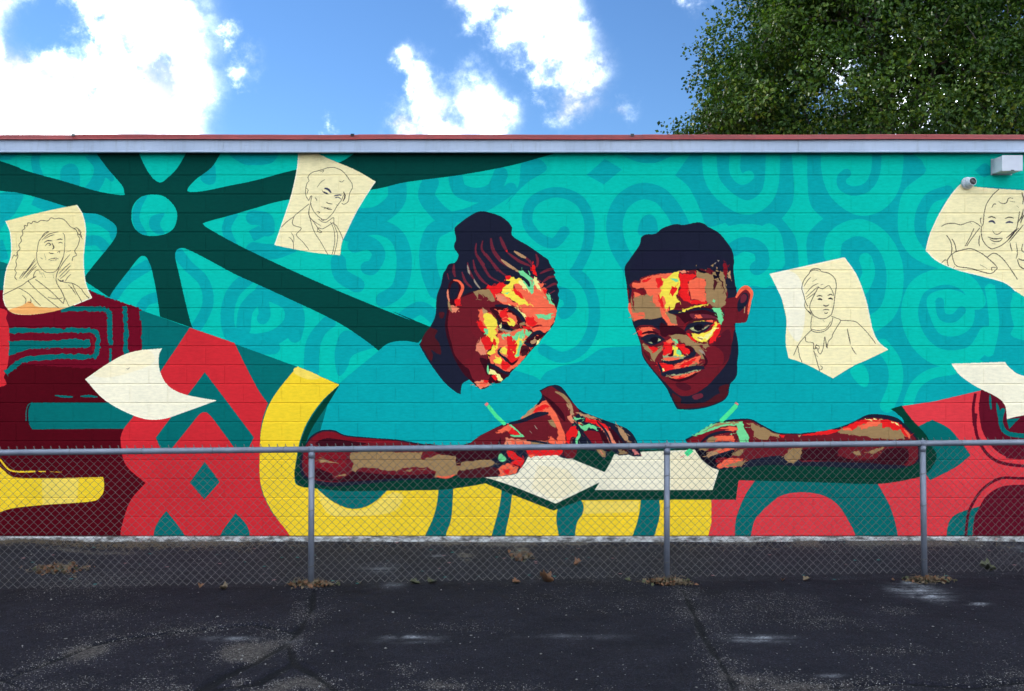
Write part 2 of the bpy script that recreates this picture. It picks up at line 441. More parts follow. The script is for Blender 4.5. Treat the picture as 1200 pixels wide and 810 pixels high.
K T0.88 p4 215,605 225,590
K L0.88 p4 445,530 490,502 540,530 590,590 650,680
K T1.12 p4 580,420 620,370 660,330
K T1.12 p4 590,430 640,370 690,310
K T1.12 p4 575,400 610,370 640,340
K T1.28 p4 655,290 680,250 690,200
K T1.28 p4 670,300 685,260 700,240
K T1.28 p4 680,90 690,130 685,170
K T1.12 p4 600,430 605,460 615,490
K T0.96 p4 640,430 650,500 640,540
K L1.12 p4 650,545 665,590 700,610
K L0.80 p4 685,440 680,480 700,500
K T1.28 p4 655,540 690,550 720,540
K L0.80 p4 720,250 740,330 735,430 720,480
K L0.80 p4 700,610 760,620 800,580 830,480
# ---- left child: arm and hand
NH S a1 60,235! 100,170 170,130 250,130 320,160 480,176 640,188 760,208 900,228 1080,222! 1150,175 1200,150 @h1 100,360 250,285 300,275! 380,255 500,120 492,68! 560,36 620,40 665,90! 740,185 850,235 960,275 1050,315 1100,385 1130,480! 1080,480 1050,470 990,475! 930,440 905,490 870,480 830,440 700,490 640,490 600,470! 420,480! 400,520 370,560 340,590 230,607! 0,615 @a1 1040,400 900,432 640,445 400,470 200,480 80,440 40,400 35,320
S S a1 62,240! 105,180 170,140 250,140 320,168 480,182 640,196 800,222 1080,240! 1100,400! 900,425 640,430 400,445 240,455 130,440 70,410 48,340
SR S a1 110,185 170,145 250,145 330,172 560,190 640,205 500,210 300,195 160,200
SD S a1 130,215 200,180 330,195 450,215 300,235 200,240
SD S a1 150,370 260,390 340,380 500,400 700,410 900,400 880,428 640,432 400,448 250,450 150,435 110,400
SD S a1 820,215 1000,240 1080,260 1190,200 1200,290 1130,310 1010,350 1000,300 890,270
SR S a1 60,270 130,250 330,270 340,330 250,400 140,360 70,340
S S a1 330,260 420,262 380,330 350,400 260,440 240,400 320,350
TN Q a1 345,270 500,262 640,266 800,268 790,300 800,315 850,300 890,280 920,285 1010,290 1012,350 1100,345 1200,330 1200,370 1060,400 1000,412 880,425 890,395 850,372 830,360 740,362 680,365 640,385 560,380 480,365 410,360 380,390 355,380 370,340 350,310
TN Q a1 140,312 180,308 235,325 230,335 160,325
TN Q a1 270,410 320,402 325,412 275,418
TN Q a1 680,385 740,372 720,385
TN Q a1 770,378 820,368 815,380
CO T3 a1 890,418 950,425 1000,408
TN Q h1 0,520 90,505 180,498 220,520 170,545 100,560 0,585
SD S h1 0,420 110,380 220,340 260,400 240,470 180,500 60,510 0,500
S S h1 40,415! 100,365 200,310 290,285 250,360 200,420
# knuckle light patch
S P h1 250,290 400,262 560,210 640,300 700,380 690,430 400,420 250,420
CO Q h1 230,320 270,290 310,283 340,310 320,330 290,320 260,335
RD Q h1 300,325 320,300 350,330 390,350 330,345
MI S h1 300,285! 320,285 400,358! 330,358 310,345 370,345 330,305
CL Q h1 280,360 330,370 420,380 520,385 560,400 600,440 440,445 300,430 270,400
CO Q h1 310,375 400,390 480,420 380,432 320,410
TN Q h1 440,385 520,395 500,415 440,405
GY T2 h1 460,285 478,310
GY T2 h1 430,320 445,335
TN Q h1 540,255 580,250 600,285 590,300 560,280
# thumb web, coral
CO Q h1 380,240 430,200 480,160 520,130 560,140 600,210 650,330 655,390 640,420 560,420 545,380 560,350 575,365 600,390 610,340 590,280 560,225 500,215 440,230 390,250
TP Q h1 385,240 420,200 470,160 460,190 420,225 400,245
RD Q h1 470,180 520,150 560,170 500,195 450,205
NH T5 h1 300,275 390,255 480,215 550,210
S S h1 500,75! 560,42 610,48 660,105! 740,195 700,240 690,300 650,330 600,220 540,140
SD S h1 505,90 540,130 610,220 650,260 640,210 580,140
NH S h1 570,40 620,45 660,90 665,105 620,75
TN T4 h1 590,75 640,100 680,150 700,200
TP Q h1 660,150 690,160 710,215 690,230 680,190
CL Q h1 665,235 690,220 700,245 720,265 690,275
MI Q h1 705,235 770,240 765,250 720,255
RD Q h1 780,240 830,250 860,255 920,290 930,320 880,310 840,275 780,265
TP Q h1 720,205 790,215 860,245 820,245 750,225
CO Q h1 730,265 760,270 740,285
MI Q h1 730,280 770,290 800,275 840,290 850,320 800,300 780,325 760,310 740,295
RD Q h1 660,340 690,290 720,290 735,330 720,360 690,360 680,410 660,390
MI T3.4 h1 735,320 740,350 725,375 725,415
SR S h1 780,320 850,325 900,360 920,420 860,440 800,380 760,345
CL Q h1 880,300 930,320 960,370 980,430 950,430 910,350
TP Q h1 965,285 1010,310 1040,350 1060,400 1020,380 990,330
SD S h1 930,310 960,320 1040,400 1040,470 1000,440 950,360
SD S h1 860,310 900,340 930,400 930,450 900,430 880,370
NH S h1 730,400 760,360 800,370 830,420 850,480 800,460 740,430
TN Q h1 845,440 880,430 905,450 905,485 880,480
CL T3 h1 870,440 890,470
TN Q h1 975,430 1010,440 1050,460 1000,470
PK Q h1 1060,420 1090,430 1120,470 1090,470
NH T4 h1 1050,400 1100,430 1120,460
DG S h1 735,430! 780,440 840,450 880,492 930,480! 945,500! 900,578! 700,498! 720,460
RD Q h1 410,440 520,438 640,440 630,470 420,480
CO Q h1 420,472 470,465 440,490
S S h1 640,430! 720,430 715,480 690,492 650,480
NH S h1 320,450 400,450 415,480 395,500 350,480
RD Q h1 290,440 340,455 380,490 400,500 395,530 350,550 300,530 330,510 300,480
CO Q h1 250,540 300,520 330,545 360,550 340,590 230,605 225,580
RD Q h1 260,560 310,560 300,590 270,585
SD T3 h1 330,530 370,545
MI S h1 245,462 270,475 285,500 255,515 235,495
MI T2.6 h1 240,470 235,500
SB S h1 0,560 160,545 230,560 225,600 0,612
TN Q h1 0,520 120,500 190,500 150,545 60,560 0,570
# pencil
MG L4.4 h1 172,165 220,225 275,278
PK L4 h1 155,148 168,160
# ---- left child: head
NH S g1 285,200 300,165 400,90 480,52 560,62 660,100 730,170 738,245 860,320 960,390 1015,430 1030,465 1072,530 1060,550 1092,605 1085,630 1102,670 1092,700 1100,740 @g2 1085,75 1065,180 1020,250 985,292 930,350 880,380 862,430 800,500 715,570 700,600 660,640 570,662 545,692 490,705 450,680 430,660 400,632! 345,668 332,748! 290,728 200,650 90,500 30,400 8,358! 100,210 135,130 @g1 140,770 150,700 180,620 195,540 215,510 240,465 290,450 315,395 285,345 282,310 296,270
SD S g2 245,20 225,110 210,220 240,350 290,480 350,580 400,632! 430,660 490,705 545,692 570,662 660,640 700,600 800,500 862,430 1020,250 1065,180 1085,75 @g1 1075,780 960,660 700,600 560,640 420,680 330,720
S S g2 255,20 240,110 232,220 262,350 300,460 420,560 530,500 560,400 700,300 900,100 @g1 900,650 700,600 560,640 430,690 350,720
SB S g2 95,225! 55,270 20,355 60,425 100,490 115,440 100,400 150,430 180,430 165,350 130,300 150,250
SB S g2 165,110 205,110 195,150 170,150
SC S g2 370,480 440,470 540,520 560,580 540,640 440,640 400,560
SD S g2 480,465 540,480 560,520 545,600 520,560
SC S g2 400,150 470,200 500,260 470,310 420,260
# ear
SD S g1 235,640 265,590 310,595 345,640 335,700 320,760 290,790 240,780
CO T3.6 g1 275,588 320,600 348,645 330,700 310,750 300,790
CL T2.4 g1 232,660 232,710 245,760
RD Q g1 300,745 330,735 328,790 290,795
RD Q g2 285,10 330,0 332,40 310,60 290,45
CL Q g2 245,60 270,50 290,65 320,75 300,110 265,108 245,85
TN T3 g2 235,20 245,60 260,100
NH S g1 262,620 300,605 318,650 300,720 260,740 245,700
# hair strands
HM T3 g1 455,300 452,380 510,480 560,560 640,605
HM T3 g1 505,280 498,350 560,430 640,520 690,555
HM T4.4 g1 568,262 585,350 640,430 700,480
HM T4 g1 640,250 665,310 695,370
HM T3.4 g1 700,375 790,440 880,480
HM T3 g1 430,430 450,520 500,590 545,625
HM T2.8 g1 385,450 400,520 440,590
HM T3 g1 342,525 370,600 420,650
HM T3.4 g1 280,465 278,520 290,565
HM T3 g1 228,535 240,585
HM T3 g1 460,390 490,440 520,470
HM T3 g1 530,380 590,470 620,520
HM T3 g1 920,385 935,440 925,490
HM T3 g1 820,400 870,440 905,490
HM T3 g1 950,540 1010,510 1060,500
HM T3 g1 970,610 1020,570 1070,560
HM T3 g1 1000,650 1060,620 1085,625
HM T3 g1 1020,700 1070,670
HM T3 g1 880,560 930,590 960,600
GY T2.2 g1 435,580 455,620 485,655
GY T2.2 g1 385,470 395,520 405,545
TP T3.6 g1 648,428 710,475 790,525
TP T3.6 g1 750,362 800,395 842,415
RD Q g1 680,362 695,350 700,372
RD Q g1 885,470 905,470 920,520 925,550 900,540 890,510
# forehead
CO Q g1 750,620 840,590 900,620 960,640 1000,660 1000,720 1040,780 @g2 1060,50 1085,80 1065,180 1020,250 960,280 920,270 900,250 840,230 840,150 800,80 740,40 @g1 820,760 760,700
CO Q g1 610,740 620,690 680,700 740,760 840,790 @g2 860,120 800,90 740,50 690,60 640,30
RD Q g1 540,620 590,640 640,610 690,620 660,680 620,690 600,740 560,680 530,650
CL Q g1 600,700 650,705 700,740 690,760 620,750
TN Q g1 435,680 480,665 550,655 570,690 605,750 580,760 540,730 500,700 470,700 465,740 450,710
RD Q g1 680,560 720,550 740,575 720,600 690,590
YE Q g1 700,610 690,590 740,565 800,580 830,600 800,615 750,625 740,650 800,700 850,760 875,800 @g2 880,30 860,60 830,40 780,60 @g1 780,770 700,720 645,690 660,660 690,630
RD Q g1 740,640 760,660 800,690 830,740 790,720 750,690
MI Q g1 670,690 710,680 700,705
YL Q g1 780,600 830,590 850,640 870,680 830,650 800,630
MI Q g1 785,515 820,520 860,550 900,585 910,620 900,680 880,700 850,640 820,590
YL Q g1 900,560 930,570 940,620 960,670 930,660 910,620
TP Q g1 870,580 900,590 890,620
CO Q g1 930,610 980,620 970,650
RD Q g1 970,660 1010,660 1000,690 985,700
MI Q g1 1000,690 1030,710 1050,760 1075,790 1040,775 1010,730
NH T4 g1 790,550 850,600 870,640
NH S g1 690,595 720,600 700,625 670,615
# brow and eye socket
YL Q g2 700,45 760,70 810,110 845,140 820,150 770,110 720,70
NH S g2 600,50 660,45 720,55 780,90 835,160 825,190 790,150 740,105 690,75 620,70
SD S g2 560,75 640,65 720,90 790,150 810,190 760,210 700,200 630,180 600,130
CO Q g2 620,95 690,80 730,110 770,140 780,190 750,210 700,190 660,170 640,140
RD Q g2 640,100 690,85 700,110 660,150 640,140
YE Q g2 700,150 745,158 762,192 744,224 705,202
RD T2 g2 655,165 690,160 720,185
CO T2.4 g2 690,130 735,150 760,175
RD T2.4 g2 660,150 690,130 700,150
SD T2 g2 690,100 740,110 780,150
NH S g2 618,150 640,190 700,215 745,245 700,265 640,235 610,190
TN T2.6 g2 620,230 670,255 720,265 770,240
YL Q g2 630,210 648,200 655,225 640,235
BK S g2 660,205 690,200 720,225 710,245 680,240
GY T1.6 g2 655,235 690,250 725,255
TN Q g2 790,200 835,180 840,200 800,220
CO Q g2 620,270 720,265 820,230 920,280 985,290 930,350 880,380 862,430 800,500 715,570 660,560 600,520 560,450 600,400
RD Q g2 700,340 800,330 840,380 800,440 770,500 720,540 680,520 700,440
SR Q g2 690,530 780,470 770,510 720,560
# cheek
CO Q g2 470,90 500,80 530,110 560,110 600,150 620,200 620,270 590,300 550,290 530,250 500,230 480,170
RD Q g2 460,180 490,170 520,220 530,270 500,250 470,225
YE Q g2 505,130 530,110 570,125 605,160 618,210 600,240 620,270 590,300 560,310 530,280 545,240 520,190
TP Q g2 505,70 540,100 520,120 500,100
MI Q g2 515,230 540,240 545,280 520,275
CL Q g2 460,350 490,320 520,310 530,360 550,390 530,430 490,440 450,400
RD Q g2 490,310 540,290 580,330 570,390 530,400 500,350
YE Q g2 570,290 600,290 630,320 620,380 600,420 560,440 540,430 570,400 590,350 570,330
RD Q g2 590,310 615,330 600,370 580,350
CO Q g2 640,280 690,270 730,290 740,330 700,360 660,380 630,390 640,330
MI Q g2 640,285 690,270 740,290 780,300 740,320 700,300 660,300
RD Q g2 690,290 730,300 760,340 790,380 740,390 700,370
MI Q g2 770,270 820,240 840,280 810,320 760,325 740,300
MI Q g2 840,240 885,260 870,300 840,290
RD Q g2 840,150 900,150 930,190 900,220 860,210 840,190
RD Q g2 810,215 860,220 890,240 850,250
MI Q g2 910,125 960,120 1000,130 1045,115 1030,150 1010,165 960,150 940,160
SR T2 g2 890,230 930,212 970,210
# right eye
SD S g2 830,340 860,300 910,260 950,248 985,285 960,310 940,350 900,380 860,370
TP Q g2 870,340 910,310 930,325 920,350 890,360
NH S g2 825,345 870,350 910,372 880,382 850,370
YL Q g2 930,330 945,325 940,355 925,360
NH T3 g2 870,310 920,270 970,275
CO T2 g2 925,285 940,292
# nose
YE Q g2 790,310 830,330 800,370 790,420 780,460 740,465 760,430 770,380 775,340
MI Q g2 800,320 815,340 800,380 785,450 755,455 775,410
YE Q g2 730,400 750,420 740,440 725,420
RD Q g2 690,395 740,400 760,470 780,490 730,500 700,460
SB S g2 810,370 850,370 870,390 845,440 800,445 800,410
NH S g2 625,400 650,380 640,410 650,440 690,460 720,500 700,510 660,460 630,430
YE Q g2 650,385 680,375 700,400 690,440 650,430 635,410
TP Q g2 640,400 660,440 690,445 670,450
# mouth and chin
YE Q g2 600,440 640,460 660,490 640,510 600,500 580,480 610,470
CO Q g2 545,460 600,440 600,470 580,490 620,510 580,510
RD Q g2 660,480 710,500 725,540 690,560 650,540 650,510
CO Q g2 720,520 770,490 800,470 830,450 800,500 740,550 710,570
SD S g2 540,510 600,530 660,570 710,595 690,615 640,590 580,560
YL Q g2 555,545 590,560 640,600 665,630 640,655 620,630 580,590 550,590
RD Q g2 560,610 600,590 620,625 600,650 575,640
MI T2.4 g2 545,520 545,560 550,590
CL Q g2 430,655 490,640 540,650 565,670 545,692 490,704 455,680
CO Q g2 480,650 540,660 520,690 480,690
RD Q g2 510,635 550,640 545,660 515,655
# ---- right child: arm and hand
NH S h2 105,440! 180,400 350,300 480,262 590,248 720,250 800,290 900,345 990,380 1200,385 @a2 100,322 300,300 420,272 520,235 600,195 660,180 780,190 880,215 950,265 1040,370 @q4 720,120 715,160! 650,190 520,200 300,190 100,180 0,180 @h2 560,710 460,722 370,712 280,650 230,590 195,540 130,480
S S h2 115,460! 250,370 480,280 640,262 730,268 850,340 990,390 1200,392 @a2 150,325 400,300 620,200 850,225 950,290 1030,380 1040,520! 960,575 @a2 700,555 300,540 120,545 @h2 1000,640 700,690 480,700 420,710 300,560
NH S h2 700,640 900,600 1060,600 1200,650 1200,690 900,680 650,700
NH S a2 -80,510 40,560 200,540 420,555 650,540 820,560 960,575 820,598 640,590 300,575 0,565
SD S a2 130,450 430,430 420,500 700,480 800,440 950,440 950,550 820,565 640,550 420,545 200,530 120,530
S S a2 430,440 740,420 760,460 700,520 560,530 450,500
RD Q a2 130,335 250,310 400,288 480,265 560,225 640,210 800,215 880,235 930,275 970,330 960,350 800,330 600,300 420,305 330,330
TN Q a2 410,310 440,285 480,290 520,300 580,260 640,240 700,230 750,240 760,270 820,280 850,300 900,290 930,330 940,365 820,372 700,360 600,338 500,332
CO Q a2 570,265 620,250 650,225 690,220 720,230 740,215 750,240 720,265 660,270 600,290
CO T3 a2 450,290 500,285 520,300
CO T3 a2 930,290 965,330 970,360
YL Q a2 630,205 700,203 730,212 660,216
YL Q a2 830,225 880,240 905,265 870,250
NH T4 a2 580,212 660,182 790,190 880,215 950,275
S S a2 0,330 120,335 180,345 500,335 700,360 880,372 1000,400 700,420 0,420
TP Q a2 100,335 130,330 110,350
TN Q h2 1035,590 1070,550 1100,520 1200,515 1200,560 1180,620 1120,665 1070,660 1035,630
TN Q a2 510,470 580,455 600,490 560,490 540,480
TN Q a2 650,465 700,440 780,425 740,450 690,480
TN T2 a2 620,470 700,460
TN Q h2 720,290 740,280 770,310 850,330 890,360 990,400 980,420 900,400 880,450 800,440 740,410 750,370 720,330
RD Q h2 990,395 1050,400 1030,420 1000,418
TP T3 h2 900,385 980,405
# right hand fingers
MI Q h2 185,395 350,300 430,278 560,275 640,270 660,340 690,400 705,465 670,465 620,470 600,410 590,380 520,400 580,370 600,320 500,310 400,340 250,395 180,410
TN Q h2 400,290 500,280 620,275 600,290 500,300 380,320 250,380
CO Q h2 420,345 500,325 570,320 590,350 560,370 480,360
SR S h2 120,455 250,395 400,345 520,345 380,370 300,400 240,460
BK S h2 270,440 340,390 430,365 540,370 480,380 390,400 320,430 260,470
CO Q h2 370,420 440,400 550,410 580,440 570,470 380,470
TN Q h2 300,450 360,410 400,430 380,470 300,470
BK S h2 200,535 260,545 330,560 310,600 420,580 560,545 540,590 480,640 420,660 400,700 320,670 240,600
TN Q h2 230,525 330,525 310,550 240,545
TP Q h2 300,590 330,560 420,530 560,520 530,550 420,580 320,610
CO Q h2 400,545 480,520 545,525 520,555 420,580
TN Q h2 560,560 620,530 670,520 640,580 590,600 540,590
SR S h2 400,620 480,610 500,640 400,660
CO Q h2 400,690 480,630 560,612 650,620 640,660 600,690 480,700 420,710
TN Q h2 600,650 660,650 640,690 560,695 480,690
# pencil
MG L5.4 h2 580,125 520,190 440,270
PK L4.4 h2 592,98 582,112
MG L6 h2 165,535 110,585
PK T2.4 h2 95,590 60,610
# ---- right child: head
NH S b1 80,430 120,360 195,250 210,190 250,165 320,160 380,115 480,85 540,92 640,72 690,78 740,110 790,135 830,165 870,215 920,290 935,370 930,440 945,560 955,620 @b2 945,120 955,190 970,300 960,400 955,500 905,570 885,660 830,710 720,750 600,768 490,765! 450,690 400,590 280,440 220,350 205,260 170,160 140,80 @b1 110,700 95,560
N S b1 150,370 260,300 500,270 800,330 900,380 700,430 500,440 250,480 140,500
# ear
S S b1 860,690 950,650 990,600 1050,590 1072,640 1055,740 @b2 1050,20 1030,80 990,90 950,92 880,110
CO T5 b1 950,660 985,605 1030,580 1070,620 1065,680
CO T3 b1 1068,650 1055,720 1045,790
NH S b1 975,670 1010,620 1045,640 1040,700 1010,740 970,770 960,720
HM S b1 985,660 1010,630 1035,650 1020,690 990,700
TP T3 b1 1020,730 1015,780
# face base
S S b1 115,560 250,480 420,470 640,440 760,440 880,600 870,700 850,790 @b2 880,60 940,120 915,260 890,380 820,480 700,600 600,655 520,660 460,620 400,560 290,440 230,350 210,260 180,160 150,90 @b1 125,760 105,640
SE S b2 840,170 900,150 915,260 890,370 800,440 700,420 740,300
SC S b2 730,290 780,270 850,330 840,420 740,440 700,400
SC S b2 420,560 560,540 720,520 780,520 700,600 560,650 480,620
SE S b2 480,560 560,560 600,600 560,620 500,600
NH S b2 955,190 970,300 960,400 955,500 905,560 800,600 720,640 680,680 600,700 540,700 520,665 600,658 700,605 800,510 890,400 915,300 935,150
SB S b2 450,640 520,680 530,720 700,710 800,650 885,620 870,670 820,705 720,740 600,755 500,750
SB S b2 820,590 890,570 885,610 830,640
HM S b2 610,660 680,640 690,670 630,690
# forehead
TN S b1 140,640 230,640 330,600 400,700 420,790 @b2 380,40 300,60 150,75 @b1 130,740
CO Q b1 210,520 280,490 420,470 480,460 500,560 460,640 420,770 @b2 400,10 480,40 490,110 440,110 380,60 @b1 350,740 300,700 300,640 260,640 230,580 170,600 130,560 140,545 200,540
RD Q b1 215,530 290,500 270,530 230,540
RD Q b1 320,510 370,500 380,560 340,590 325,550
RD Q b1 340,640 370,640 390,740 370,740 350,690
YE Q b1 365,505 410,515 440,480 470,455 505,450 500,500 515,560 500,600 480,640 490,670 520,690 480,700 465,750 440,760 430,720 410,770 400,740 400,690 380,650 360,670 350,640 370,600 360,580 385,550
MI Q b1 445,520 480,505 500,530 480,540
RD Q b1 500,470 560,470 640,480 640,490 600,520 570,540 600,580 570,600 600,680 700,680 735,700 690,715 600,705 560,690 520,660 500,620 515,580 510,530
RD Q b1 450,570 490,580 480,620 450,660 435,620
CO Q b1 590,530 640,500 700,490 720,540 710,600 720,680 690,690 640,670 600,680 590,600 575,590
TN Q b1 640,440 700,460 760,480 800,440 850,460 880,600 860,680 870,720 820,750 750,720 720,690 710,600 720,520 650,500
CL Q b1 500,450 560,450 560,465 520,470
CO Q b1 250,485 330,480 420,468 380,490 300,495
SB Q b1 780,520 800,545 785,600 770,580
SB Q b1 760,560 810,530 800,550
SB Q b1 820,500 845,540 865,610 850,590
BK Q b1 800,470 840,540 820,530
BK Q b1 750,460 790,490 790,440 830,460 820,500 780,510
TP Q b1 880,470 905,450 915,520 890,500
TN Q b1 750,410 775,395 770,420
GY Q b1 805,365 822,368 812,380
GY Q b1 780,385 795,382 785,400
TP Q b1 700,435 730,430 715,450
TP Q b1 795,420 810,425 800,440
SR Q b1 850,390 875,390 885,460 870,520 855,460
SR Q b1 130,600 220,600 235,640 180,630 150,640 150,700 155,760 140,720
CO Q b1 150,620 190,620 210,640 160,660
SD Q b1 105,580 130,620 120,680
MI Q b1 770,670 790,680 785,695 765,690
CO T4 b1 118,700 122,750 135,790
CO Q b2 130,10 230,10 250,50 150,75
TN Q b2 240,0 360,0 360,50 240,55
CO Q b2 370,10 420,20 440,60 480,110 420,105 400,80
TN Q b2 400,0 470,30 490,105 450,90 420,50
# brows
NH S b2 150,85 210,60 300,62 370,50 410,100 400,140 360,150 290,110 200,110 165,130
SD S b2 360,90 420,110 480,115 520,130 560,170 500,190 430,180 400,200 360,180
SD S b1 440,770 520,760 600,740 700,735 780,755 @b2 820,40 780,60 700,60 600,80 560,100 500,40
HM S b2 590,20 680,20 760,30 800,60 700,70 620,60
NH S b1 420,765 460,755 580,760 660,735 740,745 810,775 780,780 700,755 600,765 500,785 440,785
YE Q b1 530,755 600,730 680,712 740,715 700,725 620,740 560,760 530,775
MI Q b1 760,740 830,735 840,790 @b2 850,50 835,110 815,80 800,20
SR S b2 540,110 580,80 640,70 600,110 560,150
CO Q b2 630,30 670,25 690,50 660,60 640,50
YE Q b2 590,90 650,72 720,75 710,85 640,88 600,105
CO Q b2 720,70 780,70 770,85 720,85
# his left eye
NH S b2 560,145 600,105 680,90 760,95 710,110 690,140 650,155 600,140
MU Q b2 590,135 620,115 640,150 690,150 720,115 740,105 700,160 640,165
BK S b2 620,125 650,105 685,110 680,140 640,148
RD Q b2 780,80 810,85 830,120 810,200 770,250 740,250 760,190 750,160
YE Q b2 600,170 660,180 720,160 770,120 790,75 805,90 790,150 760,190 720,230 680,240 630,225 610,200
YL Q b2 640,195 700,205 750,160 780,130 770,170 720,220 670,230
SR T3 b2 700,165 750,135 765,110
RD Q b2 570,170 600,190 640,230 620,240 590,210
SR T2.4 b2 650,205 690,218
CO Q b2 720,85 760,90 740,105
TN Q b2 600,235 660,250 730,250 740,275 710,290 690,265 640,265
# his right eye
CO Q b2 180,160 210,125 280,125 310,165 260,170 220,200
RD Q b2 175,150 210,150 230,180 200,195
NH S b2 215,215 270,195 330,195 385,215 340,240 300,255 240,235
MU Q b2 270,240 320,250 340,210 370,215 360,240 300,265
BK S b2 285,215 310,200 335,210 330,240 300,245
CO T2.6 b2 230,190 300,182 350,200
TN Q b2 220,250 280,280 320,310 380,265 380,290 330,350 310,400 290,370 280,330 230,290
RD Q b2 260,275 320,280 340,290 310,320 280,300
SB S b2 225,310 270,350 280,390 240,350
# nose
TN Q b2 430,190 500,175 560,185 600,220 640,260 700,300 690,330 710,380 680,370 650,330 620,300 560,260 500,220 460,225
RD Q b2 385,240 430,235 455,290 450,340 410,345 380,340
CO Q b2 395,230 440,215 460,240 420,250
YE Q b2 455,265 490,270 500,330 540,340 550,355 500,355 455,345
MI Q b2 460,220 490,220 500,260 475,270 485,300 520,310 520,345 490,340 475,280
RD Q b2 490,255 560,260 600,290 610,330 580,345 540,330 510,290
SD T3 b2 550,275 590,290 600,325 570,345
NH S b2 600,280 625,300 615,345 560,365 530,370 590,335
MU Q b2 375,345 440,340 500,355 580,345 520,375 480,380 420,390 380,385
CO Q b2 370,380 420,350 470,365 510,360 500,385 420,390
NH T4 b2 385,390 430,400 480,392 530,375
# mouth
RD Q b2 330,400 380,405 440,410 470,440 440,470 400,480 370,460 345,440
CO Q b2 470,420 540,390 620,360 680,350 660,400 600,420 520,440 470,460
RD Q b2 500,430 560,390 640,365 600,410 530,440
TN Q b2 560,440 640,400 660,410 640,430
YL Q b2 355,440 385,445 395,465 370,470
NH S b2 370,490 440,470 520,460 600,440 680,430 705,450 640,460 560,490 470,500 420,495 390,510
MU Q b2 420,495 480,495 560,480 630,455 680,455 600,475 540,495 470,510
CO Q b2 430,510 500,505 580,485 640,470 590,510 530,530 480,530
RD Q b2 480,520 560,505 540,530 500,535
TN Q b2 420,505 450,515 440,525
GY T3 b2 660,300 690,320 705,350
# ---- drawn features over the patches
NH T5 b2 550,155 590,112 680,92 770,96
NH T2.6 b2 590,150 650,165 710,145 750,112
BK S b2 618,128 648,102 688,106 684,140 645,150
YL T1.4 b2 605,138 622,128
NH T4.4 b2 205,218 260,194 330,194 392,222
NH T2.4 b2 225,235 290,258 350,240 385,220
BK S b2 280,218 310,199 340,208 334,242 300,248
YL T1.2 b2 345,225 362,222
SD T3 b2 215,175 280,160 345,178
SB T3 b2 560,110 610,75 700,62 790,60
NH T4 b2 620,300 625,330 590,352 540,368
NH T3.4 b2 370,392 430,403 490,395 540,374
SD T3 b2 460,300 450,340 420,345
SD T3 b2 560,270 600,285 606,320
NH T6 b2 365,492 440,474 540,462 620,442 700,436
SD T3.4 b2 425,522 500,540 590,515 650,480
NH T3 b2 340,400 360,440 375,485
SD T3 b2 690,330 720,390 700,430
NH S b1 90,500 190,530 200,510 250,490 400,462 500,445 560,440 640,430 720,440 700,420 500,410 250,440 110,470
BK T3 b1 640,435 680,455 720,462
NH T3 b1 105,560 125,600 118,660
GY T1.4 g2 640,232 690,252 735,256
NH T2.6 g2 622,405 632,430 660,455 715,500
SD T3 g2 690,470 730,512 775,482
NH T4 g2 540,505 600,532 660,570 718,592
SD T3 g2 560,600 600,650 650,650
NH T2.6 g2 850,315 900,272 950,256 985,282
NH T3 g2 828,345 870,368 915,372
SD T3 g2 800,420 840,400 860,420
NH T2.6 h1 705,260 760,330 840,430
NH T2.6 h1 850,260 910,330 950,430
NH T2.6 h1 940,290 1000,360 1050,450
NH T2.6 h1 410,380 520,395 640,430
NH T3 h2 250,470 330,410 440,372 545,368
NH T2.6 h2 290,500 420,470 580,470
NH T3 h2 330,610 440,580 560,540
"""

def _crom(pts):
    """open Catmull-Rom through pts, ends doubled"""
    pts = np.array(pts, float)
    if len(pts) < 3: return pts
    q = np.vstack([pts[:1], pts, pts[-1:]])
    t = np.linspace(0, 1, 9)[:-1, None]
    out = []
    for i in range(len(pts)-1):
        a, b, c, d = q[i], q[i+1], q[i+2], q[i+3]
        out.append(.5*((2*b)+(c-a)*t+(2*a-5*b+4*c-d)*t*t+(3*b-a-3*c+d)*t**3))
    out.append(pts[-1:])
    return np.vstack(out)

def _closed(pts, cor):
    n = len(pts); idx = [i for i in range(n) if cor[i]]
    if not idx:
        r = _crom(list(pts[-2:])+list(pts)+list(pts[:3]))
        return r[16:16+8*n]
    out = []
    for k, i in enumerate(idx):
        j = idx[(k+1) % len(idx)]
        if j <= i: j += n
        out.append(_crom([pts[m % n] for m in range(i, j+1)])[:-1])
    return np.vstack(out)

